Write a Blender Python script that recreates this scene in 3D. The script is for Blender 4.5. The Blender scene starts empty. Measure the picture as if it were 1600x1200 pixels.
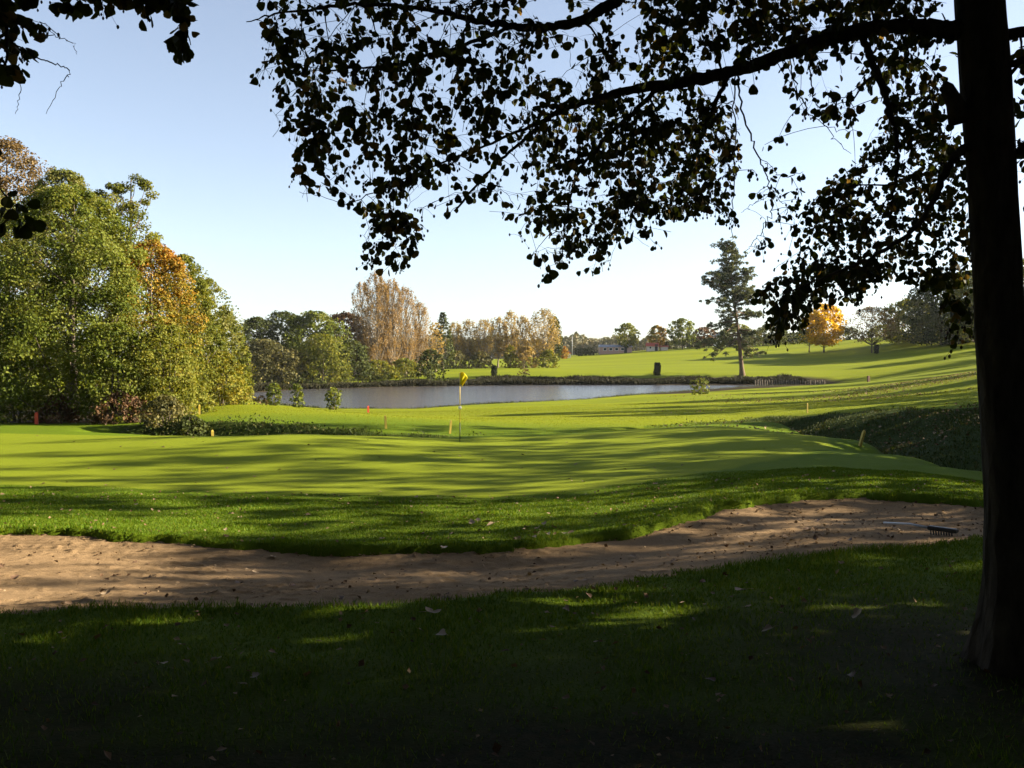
import bpy, math, random
import numpy as np
from mathutils import Vector

SC = bpy.context.scene
COL = SC.collection
RNG = np.random.default_rng(7)
random.seed(7)

# ------------------------------------------------------------------ camera
FPX, EYE, PITCH = 1450.0, 1.65, math.atan(40 / 1450.0)
cam_data = bpy.data.cameras.new('camera')
cam = bpy.data.objects.new('camera', cam_data)
COL.objects.link(cam)
cam.location = (0, 0, EYE)
cam.rotation_euler = (math.pi / 2 - PITCH, 0, 0)
cam_data.sensor_width = 36.0
cam_data.lens = FPX / 1600 * 36
cam_data.clip_start = 0.05
cam_data.clip_end = 4000
SC.camera = cam

# ------------------------------------------------------------------ world, sun, exposure
SUN_EL, SUN_AZ = math.radians(22), math.radians(82)      # azimuth clockwise from +Y
world = bpy.data.worlds.new('World')
SC.world = world
world.use_nodes = True
wn = world.node_tree
sky = wn.nodes.new('ShaderNodeTexSky')
sky.sky_type = 'NISHITA'
sky.sun_disc = False
sky.sun_elevation = SUN_EL
sky.sun_rotation = SUN_AZ
sky.dust_density = 0.8
sky.air_density = 0.8
sky.ozone_density = 1.4
hsv = wn.nodes.new('ShaderNodeHueSaturation')
hsv.inputs['Saturation'].default_value = 0.72
wn.links.new(sky.outputs[0], hsv.inputs['Color'])
wn.links.new(hsv.outputs[0], wn.nodes['Background'].inputs[0])
wn.nodes['Background'].inputs[1].default_value = 0.05
SUN_DIR = Vector((math.sin(SUN_AZ) * math.cos(SUN_EL), math.cos(SUN_AZ) * math.cos(SUN_EL), math.sin(SUN_EL)))
sun_data = bpy.data.lights.new('sun', 'SUN')
sun_data.energy = 5.0
sun_data.angle = math.radians(0.53)
sun_data.color = (1.0, 0.87, 0.66)
sun = bpy.data.objects.new('sun', sun_data)
COL.objects.link(sun)
sun.rotation_euler = SUN_DIR.to_track_quat('Z', 'Y').to_euler()
sun.location = SUN_DIR * 300
SC.view_settings.view_transform = 'Standard'
SC.view_settings.look = 'None'
SC.view_settings.gamma = 1.0
SC.view_settings.exposure = 2.33
SC.cycles.max_bounces = 6
SC.cycles.diffuse_bounces = 3
SC.cycles.transmission_bounces = 4
SC.cycles.use_denoising = True

# ------------------------------------------------------------------ helpers
def W(px, py, d):
    """point at depth d (metres along +Y) seen at photo pixel px, py"""
    cp, sp = math.cos(PITCH), math.sin(PITCH)
    a, b = px - 800.0, 600.0 - py
    dy = FPX * cp + b * sp
    dz = -FPX * sp + b * cp
    t = d / dy
    return np.array((a * t, d, EYE + dz * t))

def lattice(ix, iy, seed):
    h = (ix.astype(np.int64) * 374761393 + iy.astype(np.int64) * 668265263 + seed * 974634777) & 0x7fffffff
    h = ((h ^ (h >> 13)) * 1274126177) & 0x7fffffff
    return ((h ^ (h >> 16)) & 0xffff) / 65535.0

def noise2(x, y, seed=0):
    ix, iy = np.floor(x), np.floor(y)
    fx, fy = x - ix, y - iy
    fx, fy = fx * fx * (3 - 2 * fx), fy * fy * (3 - 2 * fy)
    a, b = lattice(ix, iy, seed), lattice(ix + 1, iy, seed)
    c, d = lattice(ix, iy + 1, seed), lattice(ix + 1, iy + 1, seed)
    return (a * (1 - fx) + b * fx) * (1 - fy) + (c * (1 - fx) + d * fx) * fy - 0.5

def sstep(x, a, b):
    t = np.clip((x - a) / (b - a), 0, 1)
    return t * t * (3 - 2 * t)

def signed_dist(x, y, poly):
    """positive inside"""
    x, y = np.asarray(x, float), np.asarray(y, float)
    p = np.asarray(poly, float)
    ins = np.zeros(x.shape, bool)
    best = np.full(x.shape, 1e9)
    n = len(p)
    for i in range(n):
        ax, ay = p[i]
        bx, by = p[(i + 1) % n]
        ex, ey = bx - ax, by - ay
        t = np.clip(((x - ax) * ex + (y - ay) * ey) / (ex * ex + ey * ey + 1e-12), 0, 1)
        best = np.minimum(best, (x - ax - t * ex) ** 2 + (y - ay - t * ey) ** 2)
        c = ((ay > y) != (by > y)) & (x < ex * (y - ay) / (ey if abs(ey) > 1e-12 else 1e-12) + ax)
        ins ^= c
    d = np.sqrt(best)
    return np.where(ins, d, -d)

class MB:
    def __init__(self):
        self.v, self.f, self.m, self.a, self.n = [], [], [], [], 0
    def add(self, V, F, mat=0, rnd=None):
        V = np.asarray(V, float).reshape(-1, 3)
        F = np.asarray(F, np.int64)
        if len(V) == 0 or len(F) == 0:
            return
        self.v.append(V)
        self.f.append(F + self.n)
        self.m.append(np.full(len(F), mat, np.int32))
        self.a.append(np.zeros(len(F)) + (RNG.random(len(F)) if rnd is None else rnd))
        self.n += len(V)
    def mesh(self, name, mats, smooth=False):
        me = bpy.data.meshes.new(name)
        V = np.concatenate(self.v)
        me.vertices.add(len(V))
        me.vertices.foreach_set('co', V.astype(np.float32).ravel())
        loops = np.concatenate([f.ravel() for f in self.f])
        tot = np.concatenate([np.full(len(f), f.shape[1]) for f in self.f])
        start = np.concatenate(([0], np.cumsum(tot)[:-1]))
        me.loops.add(len(loops))
        me.loops.foreach_set('vertex_index', loops.astype(np.int32))
        me.polygons.add(len(tot))
        me.polygons.foreach_set('loop_start', start.astype(np.int32))
        me.polygons.foreach_set('material_index', np.concatenate(self.m))
        me.polygons.foreach_set('use_smooth', np.full(len(tot), smooth))
        at = me.attributes.new('rnd', 'FLOAT', 'FACE')
        at.data.foreach_set('value', np.concatenate(self.a).astype(np.float32))
        for m in (mats if isinstance(mats, (list, tuple)) else [mats]):
            me.materials.append(m)
        me.update(calc_edges=True)
        return me

def link(name, me, parent=None):
    o = bpy.data.objects.new(name, me)
    COL.objects.link(o)
    if parent is not None:
        o.parent = parent
    return o

def tag(o, label=None, cat=None, group=None, kind=None):
    for k, v in (('label', label), ('category', cat), ('group', group), ('kind', kind)):
        if v:
            o[k] = v
    return o

def root(name, loc, label, cat, group=None, rotz=0.0, scale=1.0):
    o = bpy.data.objects.new(name, None)
    COL.objects.link(o)
    o.empty_display_size = 0.2
    o.location = loc
    o.rotation_euler = (0, 0, rotz)
    o.scale = (scale,) * 3 if not isinstance(scale, tuple) else scale
    return tag(o, label, cat, group)

def copy_thing(o, loc, rotz=0.0, scale=1.0, label=None, group=None):
    c = o.copy()
    COL.objects.link(c)
    c.location = loc
    c.rotation_euler = (0, 0, rotz)
    c.scale = (scale,) * 3
    if label: c['label'] = label
    if group: c['group'] = group
    for ch in list(o.children):
        k = ch.copy()
        COL.objects.link(k)
        k.parent = c
    return c

def tube(P, R, sides=6, cap=True):
    P = np.asarray(P, float)
    R = np.zeros(len(P)) + np.asarray(R, float)
    T = np.gradient(P, axis=0)
    T /= np.linalg.norm(T, axis=1)[:, None] + 1e-9
    ref = np.array((0.0, 0.0, 1.0)) if abs(T[:, 2]).mean() < 0.8 else np.array((1.0, 0.0, 0.0))
    A = np.cross(T, ref)
    A /= np.linalg.norm(A, axis=1)[:, None] + 1e-9
    B = np.cross(T, A)
    th = np.linspace(0, 2 * np.pi, sides, endpoint=False)
    V = P[:, None] + R[:, None, None] * (A[:, None] * np.cos(th)[None, :, None] + B[:, None] * np.sin(th)[None, :, None])
    V = V.reshape(-1, 3)
    n = len(P)
    i = np.arange(n - 1)[:, None] * sides
    j = np.arange(sides)[None, :]
    k = (j + 1) % sides
    F = np.stack([i + j, i + k, i + sides + k, i + sides + j], -1).reshape(-1, 4)
    if cap:
        V = np.concatenate([V, P[:1], P[-1:]])
        a, b = n * sides, n * sides + 1
        jj, kk = np.arange(sides), (np.arange(sides) + 1) % sides
        C = np.concatenate([np.stack([np.full(sides, a), kk, jj, jj], -1), np.stack([np.full(sides, b), (n - 1) * sides + jj, (n - 1) * sides + kk, (n - 1) * sides + kk], -1)])
        return V, F, C[:, :3]
    return V, F, None

def add_tube(mb, P, R, sides=6, mat=0):
    V, F, C = tube(P, R, sides)
    n = mb.n
    mb.add(V, F, mat)
    mb.f.append(C + n); mb.m.append(np.full(len(C), mat, np.int32)); mb.a.append(RNG.random(len(C)))

def add_box(mb, c, s, mat=0, rot=0.0, taper=1.0, bevel=0.0):
    sx, sy, sz = s[0] / 2, s[1] / 2, s[2] / 2
    bv = min(bevel, sx * .6, sy * .6, sz * .6)
    rings = [(-sz, 1, bv), (-sz + bv, 1, 0), (sz - bv, taper, 0), (sz, taper, bv)] if bv > 0 else [(-sz, 1, 0), (sz, taper, 0)]
    V = []
    for z, k, ins in rings:
        for a, b in ((-1, -1), (1, -1), (1, 1), (-1, 1)):
            V.append((a * (sx * k - ins), b * (sy * k - ins), z))
    V = np.array(V)
    F = [(3, 2, 1, 0)]
    nr = len(rings)
    for r in range(nr - 1):
        for j in range(4):
            F.append((r * 4 + j, r * 4 + (j + 1) % 4, (r + 1) * 4 + (j + 1) % 4, (r + 1) * 4 + j))
    F.append(tuple((nr - 1) * 4 + j for j in range(4)))
    cs, sn = math.cos(rot), math.sin(rot)
    V = np.stack([V[:, 0] * cs - V[:, 1] * sn, V[:, 0] * sn + V[:, 1] * cs, V[:, 2]], -1) + np.asarray(c, float)
    mb.add(V, np.array(F), mat)

def bez(a, b, c, n):
    t = np.linspace(0, 1, n)[:, None]
    return (1 - t) ** 2 * a + 2 * t * (1 - t) * b + t * t * c

def unit(v):
    return v / (np.linalg.norm(v, axis=-1, keepdims=True) + 1e-9)

# ------------------------------------------------------------------ materials
def new_mat(name):
    m = bpy.data.materials.new(name)
    m.use_nodes = True
    nt = m.node_tree
    return m, nt, nt.nodes['Principled BSDF']

def N(nt, kind, **kw):
    n = nt.nodes.new('ShaderNode' + kind)
    for k, v in kw.items():
        if hasattr(n, k):
            setattr(n, k, v)
        else:
            n.inputs[k.replace('_', ' ')].default_value = v
    return n

def ramp(nt, fac, stops):
    r = nt.nodes.new('ShaderNodeValToRGB')
    el = r.color_ramp.elements
    while len(el) < len(stops):
        el.new(0.5)
    for e, (p, c) in zip(el, stops):
        e.position = p
        e.color = (*c, 1)
    nt.links.new(fac, r.inputs[0])
    return r.outputs[0]

def mixc(nt, fac, a, b, mode='MIX'):
    n = nt.nodes.new('ShaderNodeMix')
    n.data_type = 'RGBA'
    n.blend_type = mode
    for sock, v in ((n.inputs[0], fac), (n.inputs[6], a), (n.inputs[7], b)):
        if isinstance(v, (int, float)):
            sock.default_value = v
        elif isinstance(v, tuple):
            sock.default_value = (*v, 1)
        else:
            nt.links.new(v, sock)
    return n.outputs[2]

def bump(nt, bsdf, height, strength, dist):
    b = nt.nodes.new('ShaderNodeBump')
    b.inputs['Strength'].default_value = strength
    b.inputs['Distance'].default_value = dist
    nt.links.new(height, b.inputs['Height'])
    nt.links.new(b.outputs[0], bsdf.inputs['Normal'])

def noise(nt, scale, detail=4, rough=0.6, coord=None, dist=0.0):
    n = nt.nodes.new('ShaderNodeTexNoise')
    n.inputs['Scale'].default_value = scale
    n.inputs['Detail'].default_value = detail
    n.inputs['Roughness'].default_value = rough
    n.inputs['Distortion'].default_value = dist
    if coord is not None:
        nt.links.new(coord, n.inputs['Vector'])
    return n.outputs[0]

def objcoord(nt, scale=None):
    tc = nt.nodes.new('ShaderNodeTexCoord')
    if scale is None:
        return tc.outputs['Object']
    mp = nt.nodes.new('ShaderNodeMapping')
    mp.inputs['Scale'].default_value = scale
    nt.links.new(tc.outputs['Object'], mp.inputs[0])
    return mp.outputs[0]

def attr(nt, name):
    a = nt.nodes.new('ShaderNodeAttribute')
    a.attribute_name = name
    return a.outputs['Fac']

def leaf_mat(name, cols, trans=0.3, rough=0.6):
    m, nt, p = new_mat(name)
    k = len(cols)
    c = ramp(nt, attr(nt, 'rnd'), [((i + 0.0) / max(k - 1, 1), cc) for i, cc in enumerate(cols)])
    nt.links.new(c, p.inputs['Base Color'])
    p.inputs['Roughness'].default_value = rough
    p.inputs['Specular IOR Level'].default_value = 0.1
    tr = nt.nodes.new('ShaderNodeBsdfTranslucent')
    warm = mixc(nt, 1.0, c, (1.25, 1.1, 0.5), 'MULTIPLY')
    nt.links.new(warm, tr.inputs['Color'])
    mx = nt.nodes.new('ShaderNodeMixShader')
    mx.inputs[0].default_value = trans
    nt.links.new(p.outputs[0], mx.inputs[1])
    nt.links.new(tr.outputs[0], mx.inputs[2])
    nt.links.new(mx.outputs[0], nt.nodes['Material Output'].inputs[0])
    return m

def bark_mat(name, a, b, scale=14.0, bdist=0.02, stretch=0.22):
    m, nt, p = new_mat(name)
    co = objcoord(nt, (1, 1, stretch))
    n1 = noise(nt, scale, 6, 0.65, co)
    vo = nt.nodes.new('ShaderNodeTexVoronoi')
    vo.inputs['Scale'].default_value = scale * 1.3
    nt.links.new(co, vo.inputs['Vector'])
    nt.links.new(ramp(nt, n1, [(0.3, a), (0.7, b)]), p.inputs['Base Color'])
    p.inputs['Roughness'].default_value = 0.9
    p.inputs['Specular IOR Level'].default_value = 0.15
    mm = nt.nodes.new('ShaderNodeMath'); mm.operation = 'ADD'
    nt.links.new(n1, mm.inputs[0]); nt.links.new(vo.outputs['Distance'], mm.inputs[1])
    bump(nt, p, mm.outputs[0], 0.8, bdist)
    return m

def plain_mat(name, col, rough=0.6, var=0.2, scale=20.0, spec=0.4):
    m, nt, p = new_mat(name)
    n1 = noise(nt, scale, 5, 0.6, objcoord(nt))
    dark = tuple(c * (1 - var) for c in col)
    lite = tuple(min(1, c * (1 + var)) for c in col)
    nt.links.new(ramp(nt, n1, [(0.3, dark), (0.7, lite)]), p.inputs['Base Color'])
    p.inputs['Roughness'].default_value = rough
    p.inputs['Specular IOR Level'].default_value = spec
    bump(nt, p, n1, 0.2, 0.005)
    return m

# ------------------------------------------------------------------ terrain
CTRL = []          # (x, y, z)
def cp(px, py, d):
    CTRL.append(tuple(W(px, py, d)))
def cz(px, d, z):
    CTRL.append(((px - 800) / FPX * d, d, z))

for px in (-400, 100, 600, 1100, 1700, 2000):
    cz(px, 2.5, 0.02); cz(px, 3.7, 0.0); cz(px, 5.3, -0.01)
NEAR = [(-260, 967, 6.15), (-120, 964, 6.2), (0, 962, 6.25), (120, 960, 6.28), (240, 956, 6.33), (350, 950, 6.4), (500, 951, 6.4), (640, 949, 6.42),
        (760, 940, 6.58), (900, 925, 6.85), (1000, 911, 7.2), (1100, 896, 7.6), (1200, 886, 7.9), (1300, 876, 8.2), (1400, 863, 8.6), (1480, 850, 9.0), (1560, 836, 9.5), (1650, 818, 10.3)]
FAR = [(1700, 803, 11.6), (1640, 796, 12.6), (1535, 788, 13.2), (1480, 781, 13.6), (1420, 777, 13.8), (1340, 775, 13.95), (1260, 777, 13.8), (1180, 784, 13.4), (1110, 797, 12.8), (1060, 814, 12.1), (1000, 832, 11.5),
       (900, 848, 11.1), (800, 855, 10.9), (700, 859, 10.8), (600, 859, 10.8), (500, 856, 10.9), (430, 855, 11.0), (370, 853, 11.0), (300, 847, 11.2), (200, 840, 11.4), (100, 834, 11.6), (0, 831, 11.65), (-120, 830, 11.7), (-260, 834, 11.4)]
for q in NEAR[::2] + FAR[::2]:
    cp(*q)
for q in [(500, 800, 13.8), (0, 790, 14.5), (900, 800, 13.6), (1200, 752, 16), (1450, 755, 15.5),
          (0, 758, 18), (550, 775, 16.6), (850, 775, 16.4), (1100, 740, 18.5), (1300, 715, 21.5), (1500, 750, 17.2), (-250, 750, 18.5),
          (300, 720, 22.5), (718, 690, 28), (1000, 690, 27), (1190, 672, 31), (-200, 700, 26),
          (0, 680, 30.5), (300, 684, 30), (450, 683, 30.1), (600, 683, 30.2), (750, 680, 31), (900, 676, 32), (1100, 663, 36), (1190, 659, 37.5),
          (1340, 692, 27.5), (1430, 715, 23.5), (1530, 736, 20.5), (1650, 760, 17.5),
          (0, 662, 37), (150, 663, 36.5), (250, 672, 33.5),
          (330, 660, 34.5), (450, 665, 34), (600, 672, 33.5), (750, 671, 35), (900, 667, 37), (1060, 657, 41),
          (330, 675, 32.4), (450, 677, 32.3),
          (1300, 645, 41), (1400, 641, 39), (1530, 638, 35), (1200, 650, 43), (1300, 662, 36.5), (1400, 680, 31.0), (1500, 690, 28), (1650, 640, 30),
          (330, 637, 46), (430, 636, 48), (640, 655, 48), (520, 645, 55), (640, 644, 66), (800, 645, 58), (900, 640, 62),
          (900, 629, 92), (1050, 640, 58), (1050, 620, 90), (1180, 620, 85), (1180, 606, 138), (1300, 620, 75), (1300, 602, 125), (1400, 600, 100),
          (1530, 600, 65), (1530, 580, 95), (1700, 560, 70), (1340, 596, 140),
          (450, 602, 148), (560, 598, 152), (650, 592, 164), (772, 587, 166), (900, 587, 167.5), (1027, 587, 168), (1160, 587, 168), (1250, 593, 164),
          (650, 578, 205), (720, 575, 215), (900, 556, 290), (1000, 549, 290), (1100, 543, 290), (1200, 540, 290), (1300, 535, 280), (1400, 524, 270), (1500, 520, 250), (1650, 513, 240),
          (900, 572, 225), (1100, 565, 225), (1300, 560, 220), (1500, 555, 180), (1280, 552, 235), (1362, 552, 225),
          (560, 585, 190), (400, 592, 172), (390, 632, 72), (300, 647, 46), (350, 633, 58), (470, 641, 68), (430, 636, 58)]:
    cp(*q)
for q in [(330, 31.3, -1.3), (450, 31.4, -1.3), (600, 31.8, -1.2), (750, 33, -1.2), (900, 34.3, -1.15), (1060, 38.4, -1.15),
          (1200, 39.5, -1.3), (1300, 32, -1.45), (1400, 26.8, -1.45), (1500, 22.8, -1.25), (1620, 19.3, -1.1),
          (900, 400, 2.0), (1400, 400, 9), (300, 400, 1.0), (1100, 400, 6), (1900, 400, 9),
          (100, 100, -1.0), (100, 200, -0.5), (-400, 40, -0.9), (-400, 20, -0.6), (-400, 100, -0.4), (-400, 250, 0),
          (2000, 10, -.1), (2000, 20, -.35), (2000, 40, .4), (2000, 100, 3), (2000, 250, 9)]:
    cz(*q)
WATER_Z = -2.85
# pond outline
def wz(px, py):
    a = W(px, py, 1.0)
    t = (WATER_Z - EYE) / (a[2] - EYE)
    return (a[0] * t, t)
POND_NEAR = [(330, 627), (395, 628), (430, 634), (520, 641), (640, 641.5), (720, 635.5), (800, 631.5), (900, 626.5), (1000, 618), (1080, 611.5), (1180, 604.5), (1240, 602.4)]
POND_FAR = [(1262, 600.6), (1160, 601.2), (1000, 601.4), (900, 601.4), (760, 602.2), (650, 604), (560, 606), (450, 609), (390, 613)]
POND = [wz(*q) for q in POND_NEAR + POND_FAR]
for x_, y_ in [wz(*q) for q in POND_FAR]:
    CTRL.append((x_, y_ + 0.5, WATER_Z + 0.1))
for x_, y_ in [wz(*q) for q in POND_NEAR[2:-1]]:
    CTRL.append((x_, y_ - 0.5, WATER_Z + 0.12))
C3 = np.array(CTRL)

def uv(x, y):
    yy = np.clip(y, 2.2, 420)
    return np.clip(x / yy, -0.88, 0.88) * 1.1, np.log(yy)

CU, CV = uv(C3[:, 0], C3[:, 1])
def tps_k(r2):
    return 0.5 * r2 * np.log(r2 + 1e-12)
n_ = len(C3)
K_ = tps_k((CU[:, None] - CU) ** 2 + (CV[:, None] - CV) ** 2) + np.eye(n_) * 2e-4
P_ = np.stack([np.ones(n_), CU, CV], -1)
A_ = np.block([[K_, P_], [P_.T, np.zeros((3, 3))]])
SOL = np.linalg.solve(A_, np.concatenate([C3[:, 2], np.zeros(3)]))

def terrain(x, y):
    x, y = np.asarray(x, float), np.asarray(y, float)
    sh = x.shape
    u, v = uv(x.ravel(), y.ravel())
    z = SOL[n_] + SOL[n_ + 1] * u + SOL[n_ + 2] * v
    for i in range(n_):
        z = z + SOL[i] * tps_k((u - CU[i]) ** 2 + (v - CV[i]) ** 2)
    return z.reshape(sh)

BUNKER = [tuple(W(*q)[:2]) for q in NEAR + FAR]
GREEN = [tuple(W(*q)[:2]) for q in [(-300, 752, 18.5), (0, 757, 18), (300, 765, 17.3), (550, 774, 16.7), (720, 775, 16.6), (860, 772, 16.8), (1000, 758, 17.5), (1120, 738, 19), (1230, 715, 21.5), (1300, 697, 25), (1290, 682, 28.5), (1190, 671, 31.5),
                                   (1050, 672, 31.5), (900, 681, 30), (700, 687, 29), (400, 688, 29), (200, 685, 30), (0, 679, 31.5), (-300, 676, 32)]]

def wob(x, y, s=2.0, a=0.1, seed=3):
    return a * noise2(x * s, y * s, seed) * 2

def ditch(x, y):
    """0..1 across the ditch from the green's edge to the top of the far bank"""
    u = x / np.maximum(y, 1) * FPX + 800
    e = np.interp(u, [100, 300, 450, 600, 750, 900, 1060, 1190, 1300, 1400, 1500, 1650], [33, 31, 30.6, 30.8, 31.6, 32.6, 36.5, 38, 30.5, 25.5, 21.5, 18.5])
    t = np.interp(u, [100, 230, 330, 450, 600, 750, 900, 1060, 1200, 1300, 1400, 1530, 1650], [35, 35.5, 34.6, 34.0, 33.0, 33.4, 34.6, 39.5, 43.0, 40.6, 38.6, 34.8, 31])
    dep = np.interp(u, [120, 260, 500, 650, 780, 1000, 1150, 1300, 1700], [0, .75, .75, .4, .12, .12, .35, .5, .5])
    return np.clip((y - e) / (t - e), -1, 2), u, dep

def ground_z(x, y):
    x, y = np.asarray(x, float), np.asarray(y, float)
    z = terrain(x, y)
    sb = signed_dist(x, y, BUNKER) + wob(x, y, 3.0, 0.10) + wob(x, y, 9.0, 0.05, 5)
    sg = signed_dist(x, y, GREEN)
    near = sstep(-y, -40, -20)
    rough = np.where(sg > 0, 0.15, 1.0)
    z = z + rough * near * (0.05 * noise2(x * 0.8, y * 0.8, 11) + 0.03 * noise2(x * 2.6, y * 2.6, 12))
    z = z + np.where(y > 40, 0.12 * noise2(x * 0.15, y * 0.15, 14), 0)
    e_, t_, dv = ditch(x, y)
    z = z - dv * sstep(e_, 0.02, .3) * (1 - sstep(e_, .55, 1.0))
    lip = np.exp(-(np.clip(-sb, 0, 9) / 0.35) ** 2) * 0.05
    z = z + np.where(sb < 0, lip, 0.05) - 0.42 * sstep(sb, -0.02, 0.16)
    sp = signed_dist(x, y, POND)
    z = np.where(sp > 0, np.minimum(z, WATER_Z - 0.05 - 1.5 * sstep(sp, 0, 4)), z)
    z = np.where((sp <= 0) & (y > 40), np.maximum(z, WATER_Z + 0.03 + np.minimum(-sp * 0.15, 0.2)), z)
    return z

def sand_z(x, y):
    sb = signed_dist(x, y, BUNKER)
    return terrain(x, y) - 0.05 - 0.10 * sstep(sb, 0, 0.7) + 0.02 * noise2(x * 1.1, y * 1.1, 21) * 2

def gz(x, y):
    return float(ground_z(np.array([x]), np.array([y]))[0])
def sz(x, y):
    return float(sand_z(np.array([x]), np.array([y]))[0])
def G(px, d, dz=0.0):
    """ground point under photo column px at depth d"""
    x = (px - 800) / FPX * d
    return (x, d, gz(x, d) + dz)

def grid_faces(nx, ny):
    i = np.arange(ny - 1)[:, None] * nx
    j = np.arange(nx - 1)[None, :]
    return np.stack([i + j, i + j + 1, i + nx + j + 1, i + nx + j], -1).reshape(-1, 4)

ys = list(np.arange(-120, -8, 8.0)) + list(np.arange(-8, 3, 0.7)) + list(np.arange(3, 17, 0.085))
y_ = 17.0; st = 0.09
while y_ < 900:
    ys.append(y_); st = max(st, y_ * 0.0085); y_ += st
xs = list(np.arange(0, 9.5, 0.09)); x_ = xs[-1]; st = 0.1
while x_ < 900:
    st *= 1.055; x_ += st; xs.append(x_)
xs = np.array(sorted([-a for a in xs[1:]] + xs)); ys = np.array(ys)
GX, GY = np.meshgrid(xs, ys)
GZ = ground_z(GX, GY)
mb = MB()
mb.add(np.stack([GX, GY, GZ], -1), grid_faces(len(xs), len(ys)))

def make_ground_mat():
    m, nt, p = new_mat('turf')
    co = objcoord(nt)
    fine = noise(nt, 55, 3, 0.7, co)
    mid = noise(nt, 3.0, 5, 0.65, co)
    big = noise(nt, 0.22, 4, 0.6, co)
    rough = ramp(nt, fine, [(0.25, (0.042, 0.075, 0.004)), (0.55, (0.076, 0.116, 0.006)), (0.8, (0.12, 0.15, 0.013))])
    rough = mixc(nt, ramp(nt, mid, [(0.42, (0, 0, 0)), (0.72, (0.55, 0.55, 0.55))]), rough, (0.10, 0.14, 0.008))
    rough = mixc(nt, ramp(nt, big, [(0.4, (0, 0, 0)), (0.7, (0.5, 0.5, 0.5))]), rough, (0.07, 0.11, 0.006))
    mow = noise(nt, 1.0, 2, 0.5, objcoord(nt, (0.06, 0.9, 0.5)))
    greenc = ramp(nt, noise(nt, 30, 3, 0.6, co), [(0.3, (0.118, 0.15, 0.008)), (0.7, (0.158, 0.187, 0.012))])
    greenc = mixc(nt, ramp(nt, mow, [(0.4, (0, 0, 0)), (0.65, (0.4, 0.4, 0.4))]), greenc, (0.12, 0.15, 0.008))
    field = ramp(nt, noise(nt, 9, 4, 0.7, co), [(0.3, (0.115, 0.142, 0.004)), (0.7, (0.175, 0.192, 0.006))])
    field = mixc(nt, ramp(nt, noise(nt, 1.0, 3, 0.55, objcoord(nt, (0.012, 0.11, 0.3))), [(0.42, (0, 0, 0)), (0.58, (1, 1, 1))]), field, (0.115, 0.14, 0.006))
    dirt_shade = ramp(nt, noise(nt, 14, 5, 0.7, co), [(0.35, (0.012, 0.011, 0.005)), (0.7, (0.038, 0.026, 0.012))])  # soil colour, also used to paint foreground and far bank shade
    c = mixc(nt, attr(nt, 'field'), rough, field)
    c = mixc(nt, attr(nt, 'green'), c, greenc)
    herb = ramp(nt, noise(nt, 6, 4, 0.7, co), [(0.3, (0.012, 0.018, 0.004)), (0.6, (0.03, 0.045, 0.008)), (0.8, (0.05, 0.045, 0.018))])  # plant cover of the ditch banks with their shade put into the colour
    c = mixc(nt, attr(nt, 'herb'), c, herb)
    c = mixc(nt, attr(nt, 'soil_shade'), c, dirt_shade)
    nt.links.new(c, p.inputs['Base Color'])
    p.inputs['Roughness'].default_value = 0.9
    p.inputs['Specular IOR Level'].default_value = 0.04
    bump(nt, p, fine, 0.6, 0.03)
    return m

ground = link('ground', mb.mesh('ground', make_ground_mat(), True))
tag(ground, kind='structure')
sg_ = signed_dist(GX, GY, GREEN) + wob(GX, GY, 1.5, 0.1)
a_green = sstep(sg_, -0.12, 0.12)
e_, u_, dep_ = ditch(GX, GY)
a_field = sstep(GY, 34, 42) * (1 - a_green) * np.where((GY < 48) & (dep_ > .13), sstep(e_, .95, 1.1), 1)
def soil_shade_at(x, y):
    s = np.zeros(np.shape(x))
    sp = signed_dist(x, y, POND)
    s = np.maximum(s, np.where(y > 60, sstep(sp, -1.2, -0.1), 0))
    u = x / np.maximum(y, 1) * FPX + 800
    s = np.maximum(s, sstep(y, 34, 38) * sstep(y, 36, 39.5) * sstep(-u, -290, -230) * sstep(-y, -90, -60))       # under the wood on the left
    s = np.maximum(s, np.where(y > 110, sstep(sp, -7.5, -5.5), 0))  # far bank strip, its shade painted in as dark ground
    s = np.maximum(s, sstep(y, 172, 185) * sstep(-u, -690, -600))
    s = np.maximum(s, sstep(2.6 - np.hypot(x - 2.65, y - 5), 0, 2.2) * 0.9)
    humus_shade = .5 + noise2(x * .9, y * 1.3, 91) + .6 * noise2(x * 3.1, y * 3.7, 92)
    s = np.maximum(s, sstep(-y, -6.0, -4.0) * np.clip(.35 + humus_shade * .75, 0, .93) * (np.abs(x) < 30))  # dark humus patches that paint deeper shade into the foreground
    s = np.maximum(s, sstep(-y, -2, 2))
    return s
for nm, arr in (('green', a_green), ('field', a_field), ('herb', np.where((GY > 15) & (GY < 50) & (dep_ > .13), sstep(e_, .0, .15) * (1 - sstep(e_, .98, 1.12)) * sstep(dep_, .13, .4), 0)), ('soil_shade', soil_shade_at(GX, GY))):  # herb masks the ditch bank cover with shade in its colour
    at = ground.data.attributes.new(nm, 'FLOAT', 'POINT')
    at.data.foreach_set('value', arr.astype(np.float32).ravel())

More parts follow.
